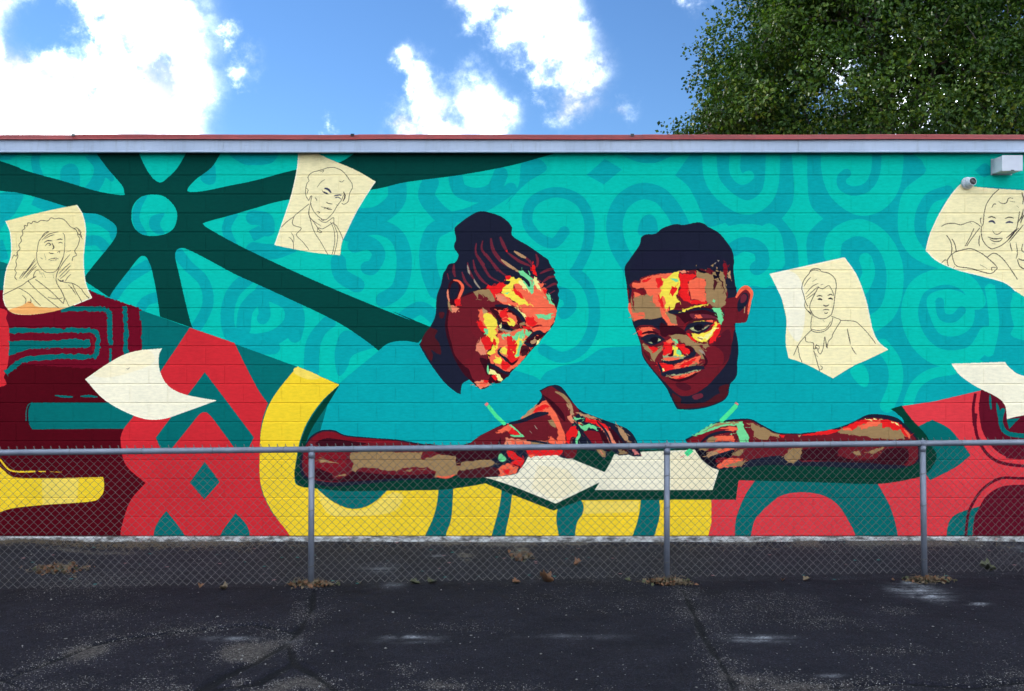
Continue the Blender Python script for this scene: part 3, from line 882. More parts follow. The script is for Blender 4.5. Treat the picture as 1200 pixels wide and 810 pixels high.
MX0, MX1, MY0, MY1, MSC = -170, 1370, 172, 634, 3
def paint_mural():
    rng = np.random.default_rng(5)
    W_, H_ = (MX1-MX0)*MSC, (MY1-MY0)*MSC
    img = np.zeros((H_, W_), np.uint8)            # index 0 = light teal
    def fill(poly, ci):
        p = (np.asarray(poly, float)-(MX0, MY0))*MSC
        a, b = p, np.roll(p, -1, 0)
        y0 = max(0, int(p[:,1].min())); y1 = min(H_-1, int(p[:,1].max())+1)
        for y in range(y0, y1+1):
            yc = y+.5
            m = (a[:,1] <= yc) != (b[:,1] <= yc)
            if not m.any(): continue
            aa, bb = a[m], b[m]
            xs = np.sort(aa[:,0]+(yc-aa[:,1])*(bb[:,0]-aa[:,0])/(bb[:,1]-aa[:,1]))
            for k in range(0, len(xs)-1, 2):
                i0 = max(0, int(round(xs[k]))); i1 = min(W_, int(round(xs[k+1])))
                if i1 > i0: img[y, i0:i1] = ci
    def rough(pts, amp, step):
        pts = np.asarray(pts, float); out = []
        nxt = np.roll(pts, -1, 0)
        for a, b in zip(pts, nxt):
            n = max(1, int(np.hypot(*(b-a))/step))
            for k in range(n):
                out.append(a+(b-a)*k/n+rng.normal(0, amp, 2))
        return np.array(out)
    def stroke(pts, w, ci, taper=False, rgh=False):
        c = _crom(pts)
        d = np.gradient(c, axis=0); ln = np.hypot(d[:,0], d[:,1])+1e-9
        nrm = np.stack([-d[:,1], d[:,0]], 1)/ln[:,None]
        hw = np.full(len(c), w/2)
        if taper: hw = hw*(.3+.7*np.sin(np.linspace(.12, 3.0, len(c))))
        h1 = hw.copy(); h2 = hw.copy()
        if rgh:
            h1 = hw+rng.normal(0, .11*w, len(c)); h2 = hw+rng.normal(0, .11*w, len(c))
        l, r = c+nrm*h1[:,None], c-nrm*h2[:,None]
        for i in range(len(c)-1):
            fill([l[i], l[i+1], r[i+1], r[i]], ci)
        if not taper and w > 1.5 and not rgh:
            th = np.linspace(0, 6.283, 14)[:-1]
            for i in range(1, len(c)-1):
                fill(c[i]+np.stack([np.cos(th), np.sin(th)], 1)*hw[i], ci)
    for line in MURAL.strip().split('\n'):
        if line.startswith('#') or not line.strip(): continue
        tk = line.split(); ci = PNAMES.index(tk[0]); kind = tk[1]
        f = FR[tk[2]]; pts = []; cor = []
        for s in tk[3:]:
            if s[0] == '@': f = FR[s[1:]]; continue
            cn = s.endswith('!'); x, y = s.rstrip('!').split(',')
            pts.append((f[0]+float(x)/f[2], f[1]+float(y)/f[2])); cor.append(cn)
        if kind == 'S': fill(_closed(pts, cor), ci)
        elif kind == 'P': fill(pts, ci)
        elif kind == 'Q':
            sz = np.ptp(np.array(pts), axis=0).max()
            fill(rough(pts, min(.55, .035*sz+.12), 2.2), ci)
            # brush flecks along the edge, running with the patch
            P_ = np.array(pts); cen = P_.mean(0); u_, s_, vt = np.linalg.svd(P_-cen)
            for k in range(min(8, int(sz*.42-1))):
                a = rng.integers(len(P_)); q = P_[a]+(P_[(a+1) % len(P_)]-P_[a])*rng.random()
                q = q+(q-cen)/(np.hypot(*(q-cen))+1e-6)*rng.uniform(-.2, 1.3)
                d_ = vt[0]*rng.choice((-1, 1))+rng.normal(0, .35, 2); L_ = rng.uniform(.9, min(5.5, .5+.3*sz))
                m_ = q+d_*L_*.5+rng.normal(0, .25, 2)
                stroke([q, m_, q+d_*L_], rng.uniform(.4, 1.0), ci, True)
        else:
            cut = [0]+[i for i in range(1, len(pts)-1) if cor[i]]+[len(pts)-1]
            for a, b in zip(cut[:-1], cut[1:]):
                stroke(pts[a:b+1], float(kind[1:]), ci, kind[0] == 'T', kind[0] == 'R')
    return img
# ---------------------------------------------------------------- helpers
def lin(c):
    c = np.asarray(c, float)/255
    return np.where(c <= .04045, c/12.92, ((c+.055)/1.055)**2.4)
def wall_xz(px, py): return (px-600)/S, HC-(py-405)/S
def ground_xy(px, py):
    d = FP*HC/(py-405); return (px-600)*d/FP, d-D
def mesh_obj(name, verts, faces, mat, parent=None, smooth=False):
    me = bpy.data.meshes.new(name); me.from_pydata([tuple(v) for v in verts], [], faces); me.update()
    if mat: me.materials.append(mat)
    if smooth: me.polygons.foreach_set('use_smooth', [True]*len(me.polygons))
    o = bpy.data.objects.new(name, me); COL.objects.link(o)
    if parent: o.parent = parent
    return o
def empty(name, loc=(0, 0, 0)):
    o = bpy.data.objects.new(name, None); COL.objects.link(o); o.location = loc; o.empty_display_size = .3; return o
def tag(o, label, cat=None, group=None, kind=None):
    if label: o['label'] = label
    if cat: o['category'] = cat
    if group: o['group'] = group
    if kind: o['kind'] = kind
    return o
class MB:
    def __init__(s): s.v = []; s.f = []
    def add(s, v, f):
        n = len(s.v); s.v += [tuple(p) for p in v]; s.f += [tuple(i+n for i in q) for q in f]; return s
    def box(s, x0, x1, y0, y1, z0, z1):
        return s.add([(x0,y0,z0),(x1,y0,z0),(x1,y1,z0),(x0,y1,z0),(x0,y0,z1),(x1,y0,z1),(x1,y1,z1),(x0,y1,z1)],
                     [(0,3,2,1),(4,5,6,7),(0,1,5,4),(1,2,6,5),(2,3,7,6),(3,0,4,7)])
    def prism(s, poly, x0, x1):
        """closed (y,z) outline drawn out along x"""
        n = len(poly)
        v = [(x0, y, z) for y, z in poly]+[(x1, y, z) for y, z in poly]
        f = [(i, (i+1) % n, n+(i+1) % n, n+i) for i in range(n)]
        return s.add(v, f+[tuple(range(n-1, -1, -1)), tuple(range(n, 2*n))])
    def tube(s, pts, rads, n=8, caps=True):
        pts = [Vector(p) for p in pts]
        if not hasattr(rads, '__len__'): rads = [rads]*len(pts)
        base = len(s.v); prev = None
        for i, p in enumerate(pts):
            t = (pts[min(i+1, len(pts)-1)]-pts[max(i-1, 0)]).normalized()
            if prev is None:
                a = t.cross(Vector((0, 0, 1)))
                if a.length < .05: a = t.cross(Vector((1, 0, 0)))
                a.normalize()
            else:
                a = (prev-t*prev.dot(t)).normalized()
            prev = a; b = t.cross(a)
            for k in range(n):
                th = 2*math.pi*k/n
                s.v.append(tuple(p+(a*math.cos(th)+b*math.sin(th))*rads[i]))
        for i in range(len(pts)-1):
            for k in range(n):
                q = base+i*n; k2 = (k+1) % n
                s.f.append((q+k, q+n+k, q+n+k2, q+k2))
        if caps:
            s.f.append(tuple(base+k for k in range(n)))
            e = base+(len(pts)-1)*n; s.f.append(tuple(e+n-1-k for k in range(n)))
        return s
    def build(s, name, mat, parent=None, smooth=False): return mesh_obj(name, s.v, s.f, mat, parent, smooth)

def principled(name):
    m = bpy.data.materials.new(name); m.use_nodes = True
    t = m.node_tree; return m, t, t.nodes['Principled BSDF']
def bump(t, b, height, strength=.3, dist=.01):
    n = t.nodes.new('ShaderNodeBump'); n.inputs['Strength'].default_value = strength; n.inputs['Distance'].default_value = dist
    t.links.new(height, n.inputs['Height']); t.links.new(n.outputs[0], b.inputs['Normal'])
def pos(t): return t.nodes.new('ShaderNodeNewGeometry').outputs['Position']
def scaled(t, vec, sc):
    n = t.nodes.new('ShaderNodeVectorMath'); n.operation = 'MULTIPLY'; t.links.new(vec, n.inputs[0]); n.inputs[1].default_value = sc; return n.outputs[0]
def simple(name, ca, cb, scale=8, rough=.6, metal=0, bscale=60, bs=.15, spec=.4):
    m, t, b = principled(name); p = pos(t)
    nz = noise(t, p, scale, 6, .6)
    t.links.new(ramp(t, nz.outputs['Fac'], [(.3, ca), (.7, cb)]), b.inputs['Base Color'])
    b.inputs['Roughness'].default_value = rough; b.inputs['Metallic'].default_value = metal
    b.inputs['Specular IOR Level'].default_value = spec
    bump(t, b, noise(t, p, bscale, 4).outputs['Fac'], bs, .003)
    return m

# ---------------------------------------------------------------- materials
PAINT_ALBEDO = .93
def mural_material(ref):
    idx = paint_mural()
    pal = np.minimum(np.array([lin(PAL[n]) for n in PNAMES])*PAINT_ALBEDO*np.array([1.13, 1.0, .86]), .88)
    h, w = idx.shape
    img = bpy.data.images.new('mural_paint', w, h, float_buffer=False)
    img.colorspace_settings.name = 'sRGB'
    palS = np.where(pal <= .0031308, pal*12.92, 1.055*np.power(np.maximum(pal, 1e-6), 1/2.4)-.055)
    a = np.ones((h, w, 4), np.float32); a[..., :3] = palS[idx[::-1]]
    img.pixels.foreach_set(a.ravel()); img.update(); img.pack()
    m, t, b = principled('mural_on_block'); 
    co = t.nodes.new('ShaderNodeTexCoord'); co.object = ref
    p = co.outputs['Object']
    se = t.nodes.new('ShaderNodeSeparateXYZ'); t.links.new(p, se.inputs[0])
    x0, z1 = wall_xz(MX0, MY0); x1, z0 = wall_xz(MX1, MY1)
    # brush edges wander by a couple of millimetres
    wn = noise(t, p, 55, 3); ws = math_n(t, 'MULTIPLY', math_n(t, 'SUBTRACT', wn.outputs['Fac'], .5), .010)
    u = math_n(t, 'DIVIDE', math_n(t, 'SUBTRACT', math_n(t, 'ADD', se.outputs['X'], ws), x0), x1-x0)
    v = math_n(t, 'DIVIDE', math_n(t, 'SUBTRACT', math_n(t, 'ADD', se.outputs['Z'], ws), z0), z1-z0)
    cb = t.nodes.new('ShaderNodeCombineXYZ'); t.links.new(u, cb.inputs[0]); t.links.new(v, cb.inputs[1])
    tx = t.nodes.new('ShaderNodeTexImage'); tx.image = img; tx.extension = 'EXTEND'; tx.interpolation = 'Linear'
    t.links.new(cb.outputs[0], tx.inputs[0])
    # uneven coats and roller marks
    n1 = noise(t, p, 1.3, 5, .6); n2 = noise(t, scaled(t, p, (14, 14, 45)), 1.0, 5, .65)
    vv = ramp(t, n1.outputs['Fac'], [(.3, (.91, .92, .93)), (.7, (1.05, 1.04, 1.03))])
    c = mixc(t, 1, tx.outputs[0], vv, 'MULTIPLY')
    c = mixc(t, 1, c, ramp(t, n2.outputs['Fac'], [(.35, (.90, .90, .90)), (.62, (1.04, 1.04, 1.04))]), 'MULTIPLY')
    # pinholes of bare block
    vo = t.nodes.new('ShaderNodeTexVoronoi'); vo.inputs['Scale'].default_value = 38; t.links.new(p, vo.inputs['Vector'])
    c = mixc(t, ramp(t, vo.outputs['Distance'], [(.04, (.35,)*3), (.10, (0,)*3)]), c, (.03, .03, .03))
    t.links.new(c, b.inputs['Base Color'])
    b.inputs['Roughness'].default_value = .85; b.inputs['Specular IOR Level'].default_value = .06
    hgt = math_n(t, 'ADD', noise(t, p, 130, 5, .7).outputs['Fac'], math_n(t, 'MULTIPLY', noise(t, p, 35, 3).outputs['Fac'], .6))
    bump(t, b, hgt, .35, .004)
    return m

M_white = simple('white_painted_metal', (.46, .47, .52), (.58, .59, .63), 3, .5, 0, 30, .05)
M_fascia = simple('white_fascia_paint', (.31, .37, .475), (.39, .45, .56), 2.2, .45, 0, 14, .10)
def streaked(m, amount, dark):
    # rain streaks and grime run down the face
    t = m.node_tree; b = t.nodes['Principled BSDF']; src = b.inputs['Base Color'].links[0].from_socket; p = pos(t)
    n1 = noise(t, scaled(t, p, (9, 1, 1.2)), 1.0, 7, .7); n2 = noise(t, scaled(t, p, (40, 3, 6)), 1.0, 4, .6)
    k = math_n(t, 'MULTIPLY', ramp(t, n1.outputs['Fac'], [(.48, (0,)*3), (.75, (1,)*3)]), ramp(t, n2.outputs['Fac'], [(.4, (.2,)*3), (.65, (1,)*3)]))
    t.links.new(mixc(t, math_n(t, 'MULTIPLY', k, amount), src, dark), b.inputs['Base Color'])
streaked(M_fascia, .55, (.14, .145, .15))
M_red = simple('red_roof_metal', (.20, .022, .022), (.30, .034, .031), 2.5, .45, 0, 20, .08)
streaked(M_red, .6, (.07, .02, .018))
M_dark = simple('black_plastic', (.01, .01, .012), (.02, .02, .022), 20, .25)
M_lens = simple('lens_glass', (.004, .004, .006), (.01, .01, .014), 20, .06, 0, 10, 0, .8)
M_side = simple('plain_block_paint', (.42, .40, .36), (.52, .50, .46), 1.5, .8)
M_roof = simple('roof_membrane', (.25, .06, .05), (.33, .09, .07), 1.5, .8)
M_soffit = simple('soffit_board', (.10, .11, .12), (.16, .17, .18), 3, .8)

# ---------------------------------------------------------------- building
building = tag(empty('building', (0, 0, 0)), 'long low block building with painted mural wall, white fascia and red roof edge', 'building')
XL, XR, DEPTH = -18.0, 13.0, 11.0
CH, BL = .2032, .4064
Z_BASE = HC-(628.2-405)/S           # top of footing
Z_TOP = 4.20
wall = empty('wall_reference'); bpy.data.objects.remove(wall)
# mortar bed: the wall itself, blocks stand proud of it
wm = MB(); wm.box(XL, XR, .006, .19, Z_BASE+.001, Z_TOP)
wall = wm.build('wall', None, building)
M_mural = mural_material(wall)
wall.data.materials.append(M_mural)
wall['label'] = 'concrete block wall painted with mural of two children writing, papers and scrolls'
def block_mesh(seed):
    rr = random.Random(seed)
    hx, hz = (BL-.0012)/2, (CH-.0105)/2
    be = .0045
    j = lambda: rr.uniform(-.0008, .0008)
    v = []
    for (sx, sz) in ((-1,-1),(1,-1),(1,1),(-1,1)): v.append((sx*hx, .03, sz*hz))
    for (sx, sz) in ((-1,-1),(1,-1),(1,1),(-1,1)): v.append((sx*hx, be*.9, sz*hz))
    for (sx, sz) in ((-1,-1),(1,-1),(1,1),(-1,1)): v.append((sx*(hx-be*.12)+j()*.3, j()*.5, sz*(hz-be)+j()))
    f = [(8,9,10,11)]
    for k in range(4):
        k2 = (k+1) % 4
        f += [(4+k, 4+k2, 8+k2, 8+k), (k, k2, 4+k2, 4+k)]
    return v, f
BM = []
for sd in range(6):
    v, f = block_mesh(sd); me = bpy.data.meshes.new('block'); me.from_pydata(v, [], f); me.update(); me.materials.append(M_mural); BM.append(me)
rng = random.Random(11)
slots = []
nrow = int((Z_TOP-Z_BASE)/CH)+1
for r in range(nrow):
    zc = Z_BASE+(r+.5)*CH
    if zc+CH/2 > Z_TOP+.12: continue
    off = 0 if (nrow-r) % 2 else BL/2
    xj = wall_xz(441.25, 0)[0]+off
    k0 = int((XL-xj)/BL)+1
    x = xj+k0*BL
    while x+BL < XR:
        slots.append((x+BL/2, zc)); x += BL
rail_z = wall_xz(0, 512)[1]
inview = [(abs(x), x, z) for x, z in slots if z-CH/2 > rail_z and abs(x) < 5.7]
inview.sort(); pick = set((x, z) for _, x, z in inview[:300])
rest = MB()
for x, z in slots:
    dy = rng.uniform(-.0009, .0009); vi = rng.randrange(6)
    if (x, z) in pick:
        o = bpy.data.objects.new('block', BM[vi]); COL.objects.link(o); o.parent = wall; o.location = (x, dy, z)
    else:
        v, f = block_mesh(vi); rest.add([(p[0]+x, p[1]+dy, p[2]+z) for p in v], f)
rb = rest.build('block_courses', M_mural, wall); rb['kind'] = 'stuff'
# footing strip with chipped white paint
m, t, b = principled('chipped_white_footing'); p = pos(t)
nz = noise(t, scaled(t, p, (1, 1, 2.5)), 9, 8, .7)
c = ramp(t, nz.outputs['Fac'], [(.40, (.07, .065, .06)), (.50, (.30, .29, .28)), (.62, (.52, .52, .51))])
sp = noise(t, p, 26, 3); c = mixc(t, ramp(t, sp.outputs['Fac'], [(.66, (0,)*3), (.70, (.6,)*3)]), c, (.65, .30, .28))
t.links.new(c, b.inputs['Base Color']); b.inputs['Roughness'].default_value = .85
bump(t, b, nz.outputs['Fac'], .6, .01); M_foot = m
ft = MB(); rr = random.Random(3)
xs = np.arange(XL, XR+.001, .09)
top = [Z_BASE-.003+rr.uniform(-.006, .0) for _ in xs]; fr = [-.018+rr.uniform(-.005, .005) for _ in xs]
v = []; f = []
for i, x in enumerate(xs):
    v += [(x, fr[i], -.05), (x, fr[i], top[i]-.008), (x, fr[i]+.008, top[i]), (x, .15, top[i])]
    if i:
        a = 4*(i-1); bb = 4*i
        f += [(a, bb, bb+1, a+1), (a+1, bb+1, bb+2, a+2), (a+2, bb+2, bb+3, a+3)]
mesh_obj('footing', v, f, M_foot, building)
for nm, x0, x1, y0, y1 in (('side_wall', XL, XL+.19, .191, DEPTH), ('side_wall', XR-.19, XR, .191, DEPTH), ('back_wall', XL+.191, XR-.191, DEPTH-.19, DEPTH)):
    MB().box(x0, x1, y0, y1, 0, 4.15).build(nm, M_side, building)
# flat roof, soffit, fascia boards and red drip edge in ten foot lengths
rf = MB(); rf.prism([(-.075, 4.215), (DEPTH+.1, 4.215), (DEPTH+.1, 4.26), (-.075, 4.26)], XL-.1, XR+.1); rf.build('roof', M_roof, building)
MB().box(XL-.1, XR+.1, -.078, .005, 4.168, 4.212).build('soffit', M_soffit, building)
seam0 = wall_xz(599, 0)[0]/1.01
PL = 3.048
k = -5; x = seam0+k*PL
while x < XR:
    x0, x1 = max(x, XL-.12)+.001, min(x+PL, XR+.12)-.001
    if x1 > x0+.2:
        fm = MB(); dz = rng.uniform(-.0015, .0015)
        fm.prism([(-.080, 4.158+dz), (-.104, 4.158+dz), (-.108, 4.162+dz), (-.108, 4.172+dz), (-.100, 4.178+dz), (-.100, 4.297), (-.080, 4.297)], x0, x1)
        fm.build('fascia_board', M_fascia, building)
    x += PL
x = wall_xz(86, 0)[0]/1.012-3*3.01
while x < XR:
    x0, x1 = max(x, XL-.14)+.0015, min(x+3.01, XR+.14)-.0015
    if x1 > x0+.2:
        dm = MB(); n = 24; prof = [(-.02, 4.330), (-.095, 4.348), (-.118, 4.345), (-.124, 4.338), (-.126, 4.305), (-.134, 4.294), (-.131, 4.291), (-.118, 4.302), (-.11, 4.32)]
        rr = random.Random(int(x*100)); ph = rr.uniform(0, 6)
        vv = []; ff = []
        for i in range(n+1):
            xx = x0+(x1-x0)*i/n
            w1 = .0022*math.sin(xx*1.7+ph)+rr.uniform(-.0008, .0008); w2 = .003*math.sin(xx*2.3+ph)
            vv += [(xx, y-(w2 if z < 4.31 else 0), z+w1) for y, z in prof]
            if i:
                a = len(prof)*(i-1); c2 = len(prof)*i; m_ = len(prof)
                ff += [(a+q, c2+q, c2+(q+1) % m_, a+(q+1) % m_) for q in range(m_)]
        dm.add(vv, ff); o = dm.build('drip_edge', M_red, building)
    x += 3.01
# dark clips where lengths of drip edge meet
for px_ in (86, 413, 741):
    bxx = wall_xz(px_, 0)[0]/1.012
    ck = MB(); ck.prism([(-.136, 4.326), (-.129, 4.352), (-.10, 4.358), (-.10, 4.351), (-.125, 4.346), (-.130, 4.326)], bxx-.018, bxx+.018); ck.build('edge_clip', M_dark, building)
# nailing strip behind the drip edge closes the gap between fascia and roof
MB().box(XL-.1, XR+.1, -.098, -.077, 4.2975, 4.325).build('nailer', M_soffit, building)

# ---------------------------------------------------------------- fittings on the wall
bx = empty('wall_box', (5.24, -.001, 3.94)); tag(bx, 'white metal box fixed high on the teal wall beside the camera', 'light fitting')
def rbox(x0, x1, y0, y1, z0, z1, r, name, mat, parent):
    bm = bmesh.new(); bmesh.ops.create_cube(bm, size=1)
    for v in bm.verts: v.co = Vector((x0+(v.co.x+.5)*(x1-x0), y0+(v.co.y+.5)*(y1-y0), z0+(v.co.z+.5)*(z1-z0)))
    bmesh.ops.bevel(bm, geom=bm.edges[:], offset=r, segments=2, affect='EDGES', profile=.6)
    me = bpy.data.meshes.new(name); bm.to_mesh(me); bm.free(); me.materials.append(mat)
    o = bpy.data.objects.new(name, me); COL.objects.link(o); o.parent = parent; return o
rbox(-.106, .106, -.225, -.004, .004, .160, .005, 'housing', M_white, bx)
rbox(-.109, .109, -.232, -.2255, .0, .164, .003, 'cover', M_white, bx)
rbox(-.016, .016, -.238, -.2325, .001, .010, .002, 'latch', M_dark, bx)
rbox(-.112, .112, -.0035, -.0005, -.004, .168, .001, 'mounting_plate', M_white, bx)

cx, cz = wall_xz(1133, 215)
cm = empty('security_camera', (cx, -.001, cz)); tag(cm, 'small white dome security camera with black lens face on the wall', 'camera')
def lathe(prof, n, name, mat, parent, axis, origin):
    """(radius, distance) outline turned round axis"""
    ax = Vector(axis).normalized(); a = ax.cross(Vector((0, 0, 1))).normalized(); b_ = ax.cross(a); o0 = Vector(origin)
    v = []; f = []
    for r_, d_ in prof:
        for k in range(n):
            th = 2*math.pi*k/n; v.append(o0+ax*d_+(a*math.cos(th)+b_*math.sin(th))*r_)
    for i in range(len(prof)-1):
        for k in range(n):
            f.append((i*n+k, i*n+(k+1) % n, (i+1)*n+(k+1) % n, (i+1)*n+k))
    f.append(tuple(range(n-1, -1, -1))); f.append(tuple((len(prof)-1)*n+k for k in range(n)))
    return mesh_obj(name, v, f, mat, parent, True)
lathe([(.064, 0), (.066, .012), (.064, .028), (.058, .040), (.055, .046)], 28, 'base', M_white, cm, (0, -1, 0), (0, -.002, 0))
ax = (.16, -.96, .10)
ball = [(.052*math.sin(th), -.052*math.cos(th)) for th in np.linspace(.15, 2.35, 12)]
eye = lathe(ball, 28, 'eyeball', M_white, cm, ax, (.004, -.066, .0))
lathe([(.042, .026), (.044, .044), (.043, .047), (.038, .0475)], 28, 'shroud', M_white, eye, ax, (.004, -.066, 0))
lathe([(.037, .046), (.037, .049), (.017, .0495)], 28, 'face_plate', M_dark, eye, ax, (.004, -.066, 0))
lathe([(.0165, .050), (.015, .053), (.008, .0555), (.002, .0565)], 24, 'lens', M_lens, eye, ax, (.004, -.066, 0))

# ---------------------------------------------------------------- chain-link fence
M_galv = simple('galvanised_tube', (.115, .127, .165), (.18, .195, .235), 6, .5, .35, 60, .06)
M_wire = simple('galvanised_wire', (.060, .057, .056), (.115, .11, .108), 12, .6, .1, 60, .0)
def fy(x): return -1.74+.0535*(x+1.76)-.13
def rz(x): return 1.196+.0045*(x+1.76)
FX0, FX1 = -8.4, 8.8
fence = tag(empty('chain_link_fence', (0, 0, 0)), 'galvanised chain-link fence with round top rail standing in front of the mural', 'fence')
xs = np.linspace(FX0, FX1, 60)
MB().tube([(x, fy(x), rz(x)) for x in xs], .0262, 14).build('top_rail', M_galv, fence, True)
def px_x(px, sc): return (px-600)/sc
POSTS = [px_x(366, 133)-3.06*2, px_x(366, 133)-3.06, px_x(365.5, 133), px_x(783, 131.6), px_x(1081, 128.7), px_x(1081, 128.7)+3.05]
LEAN = [0, .01, .006, .002, -.016, .01]
for px_, ln in zip(POSTS, LEAN):
    y = fy(px_)
    p_ = MB().tube([(px_-ln, y, -.03), (px_, y, rz(px_)-.020)], .0268, 16).build('post', M_galv, fence, True)
    # loop cap round the rail, tie wires
    cp = MB().tube([(px_-.026, fy(px_-.026), rz(px_)), (px_+.026, fy(px_+.026), rz(px_))], .0300, 14)
    cp.tube([(px_, y, rz(px_)-.075), (px_, y, rz(px_)-.020)], .0298, 14)
    cp.tube([(px_, y, rz(px_)+.02), (px_, y, rz(px_)+.042), (px_, y, rz(px_)+.048)], [.009, .007, .003], 8)
    cp.build('post_cap', M_galv, p_, True)
    for zz in (.17, .66, .95):
        th = np.linspace(0, 2*math.pi, 17)
        MB().tube([(px_-ln*(1-zz/1.2)+.0292*math.cos(a), y+.0292*math.sin(a), zz+.008*math.cos(a)) for a in th], .0028, 6).build('tie_wire', M_wire, p_, True)
# woven wire: zig-zag pickets hooked into each other
DW = .0722; rowh = .0715
top_h = 1.222; nz_ = int(round((top_h-.0)/(rowh/2)))
wm = MB(); i = 0; x = FX0
rr = random.Random(8)
while x < FX1:
    pts = []
    for k in range(nz_+1):
        side = 1 if ((k+i) % 2) else -1
        z = .012+k*rowh/2+ (rz(x)-1.196)
        xx = x+side*DW/4*1.05+ .004*math.sin(z*7+x*1.3)
        yy = fy(xx)+.031+side*.0032+.006*math.sin(x*1.9+z*2.4)*(1-z/1.25)+.0025
        pts.append((xx+rr.uniform(-.0012, .0012), yy, z+rr.uniform(-.001, .001)))
    # twisted ends
    t0 = pts[-1]; pts.append((t0[0]+(-1 if len(pts) % 2 else 1)*.006, t0[1], t0[2]+.017))
    wm.tube(pts, .0022, 4)
    x += DW/2; i += 1
wm.build('wire_mesh', M_wire, fence)
for x in np.arange(FX0+.3, FX1-.2, .61):
    th = np.linspace(0, 2*math.pi, 13)
    MB().tube([(x+.006*math.sin(a), fy(x)+.004+.032*math.sin(a), rz(x)+.0285*math.cos(a)) for a in th], .0020, 5).build('rail_tie', M_wire, fence, True)
# ---------------------------------------------------------------- ground
gx = np.concatenate([-np.geomspace(900, 8.2, 26), np.arange(-8, 8.0001, .0215), np.geomspace(8.2, 900, 26)])
gy = np.concatenate([-np.geomspace(900, 5.9, 26), np.arange(-5.8, .0601, .0215), np.geomspace(.2, 900, 30)])
GX, GY = np.meshgrid(gx, gy)
rngn = np.random.default_rng(21)
def vnoise(x, y, sc, seed, octv=4):
    """value noise, a few octaves"""
    out = np.zeros_like(x); amp = 1; tot = 0
    for o in range(octv):
        rg = np.random.default_rng(seed+o); tab = rg.random((256, 256))
        u, v = x*sc+17.3*o, y*sc+5.1*o
        iu, iv = np.floor(u).astype(int), np.floor(v).astype(int); fu, fv = u-iu, v-iv
        fu = fu*fu*(3-2*fu); fv = fv*fv*(3-2*fv)
        g = lambda a, b_: tab[a % 256, b_ % 256]
        out += amp*((g(iu, iv)*(1-fu)+g(iu+1, iv)*fu)*(1-fv)+(g(iu, iv+1)*(1-fu)+g(iu+1, iv+1)*fu)*fv)
        tot += amp; amp *= .5; sc *= 2.03
    return out/tot
near = (np.abs(GX) < 8.3) & (GY > -6) & (GY < .3)
n_lo = vnoise(GX, GY, .55, 3); n_mid = vnoise(GX, GY, 3.2, 13); n_hi = vnoise(GX, GY, 11, 33)
def seg_dist(pts):
    d = np.full(GX.shape, 1e9)
    for (ax_, ay), (bx_, by) in zip(pts[:-1], pts[1:]):
        vx, vy = bx_-ax_, by-ay; L2 = vx*vx+vy*vy
        tt = np.clip(((GX-ax_)*vx+(GY-ay)*vy)/L2, 0, 1)
        d = np.minimum(d, np.hypot(GX-ax_-tt*vx, GY-ay-tt*vy))
    return d
def path(px): return [ground_xy(*p) for p in px]
wobx = (n_mid-.5)*.16
cracks = [([(-40,806),(20,790),(70,771),(120,753),(170,745),(240,737),(300,731),(345,740)], .03),
          ([(368,690),(366,712),(352,735),(338,752),(345,775),(372,790),(400,812)], .028),
          ([(338,752),(300,774),(262,792),(225,812)], .034),
          ([(800,690),(812,715),(825,745),(845,775),(858,800),(862,830)], .03),
          ([(868,800),(900,812),(960,805),(1060,800),(1140,806),(1220,796)], .022),
          ([(345,775),(300,800),(250,805)], .03),
          ([(0,795),(60,815)], .02)]
crack = np.zeros(GX.shape); halo = np.zeros(GX.shape)
for pts, w in cracks:
    d = seg_dist(path(pts))+wobx*.35
    crack = np.maximum(crack, np.clip(1.3-np.abs(d)/(w*1.15), 0, 1))
    halo = np.maximum(halo, np.exp(-(d/.16)**2))
def blob(px, py, rx, ry):
    x0, y0 = ground_xy(px, py); d = FP*HC/(py-405)
    ax_ = rx*d/FP; ay = ry*d*d/(FP*HC)
    return np.exp(-(((GX-x0)/ax_)**2+((GY-y0)/ay)**2))
wear = np.zeros(GX.shape)
for bpx in [(285,765,42,14,1),(240,798,60,12,.9),(150,800,50,10,.8),(95,765,26,9,.8),(215,768,30,9,.5),(360,795,36,12,1),(310,803,50,12,1),
            (430,785,55,9,.7),(505,802,60,7,.6),(180,690+20,20,6,.3),(40,735,40,6,.3),(630,806,70,6,.5),(885,795,40,8,.5),(940,808,60,7,.6),
            (1040,762,60,6,.35),(1050,715,30,5,.35),(970,728,60,5,.35),(990,735,50,5,.35),(100,720,50,6,.3),(560,735,80,8,.2),(1010,808,60,6,.5)]:
    wear = np.maximum(wear, blob(*bpx[:4])*bpx[4])
wear = np.clip(wear*1.15+halo*.4-.04, 0, 1)*np.clip((n_mid-.3)*2.6, 0, 1)
wear = np.clip(wear+np.clip((n_lo-.62)*2.2, 0, .5)*.5, 0, 1)
pale = np.zeros(GX.shape)
for bpx in [(482,748,26,3.4,.8),(450,750,25,2,.2),(888,749,28,3.4,.9),(860,747,30,3,.25),(650,745,40,2.5,.16),(690,746,40,3,.1),(1075,692,24,7,.9),(1092,699,16,5,.8),(1068,684,14,3,.9),
            (448,665,20,4,.35),(460,685,16,4,.35),(513,650,6,1.2,1),(270,748,26,2.5,.4),(345,750,10,1.6,.8),(1145,707,12,1.6,.9),(975,793,14,2,.7),(1190,642,14,3,.5)]:
    pale = np.maximum(pale, blob(*bpx[:4])*bpx[4])
streak = vnoise(GX*.35, GY*6, 4, 77)
pale = np.clip(pale*1.3*np.clip((streak-.22)*2.6, 0, 1)*np.clip((n_hi-.2)*2.2, 0, 1.2), 0, 1)
fence_y = -1.74+.0535*(GX+1.76)-.13
behind = 1/(1+np.exp(-(GY-fence_y-.02-(n_mid-.5)*.12)/.03))*(GY < .3)
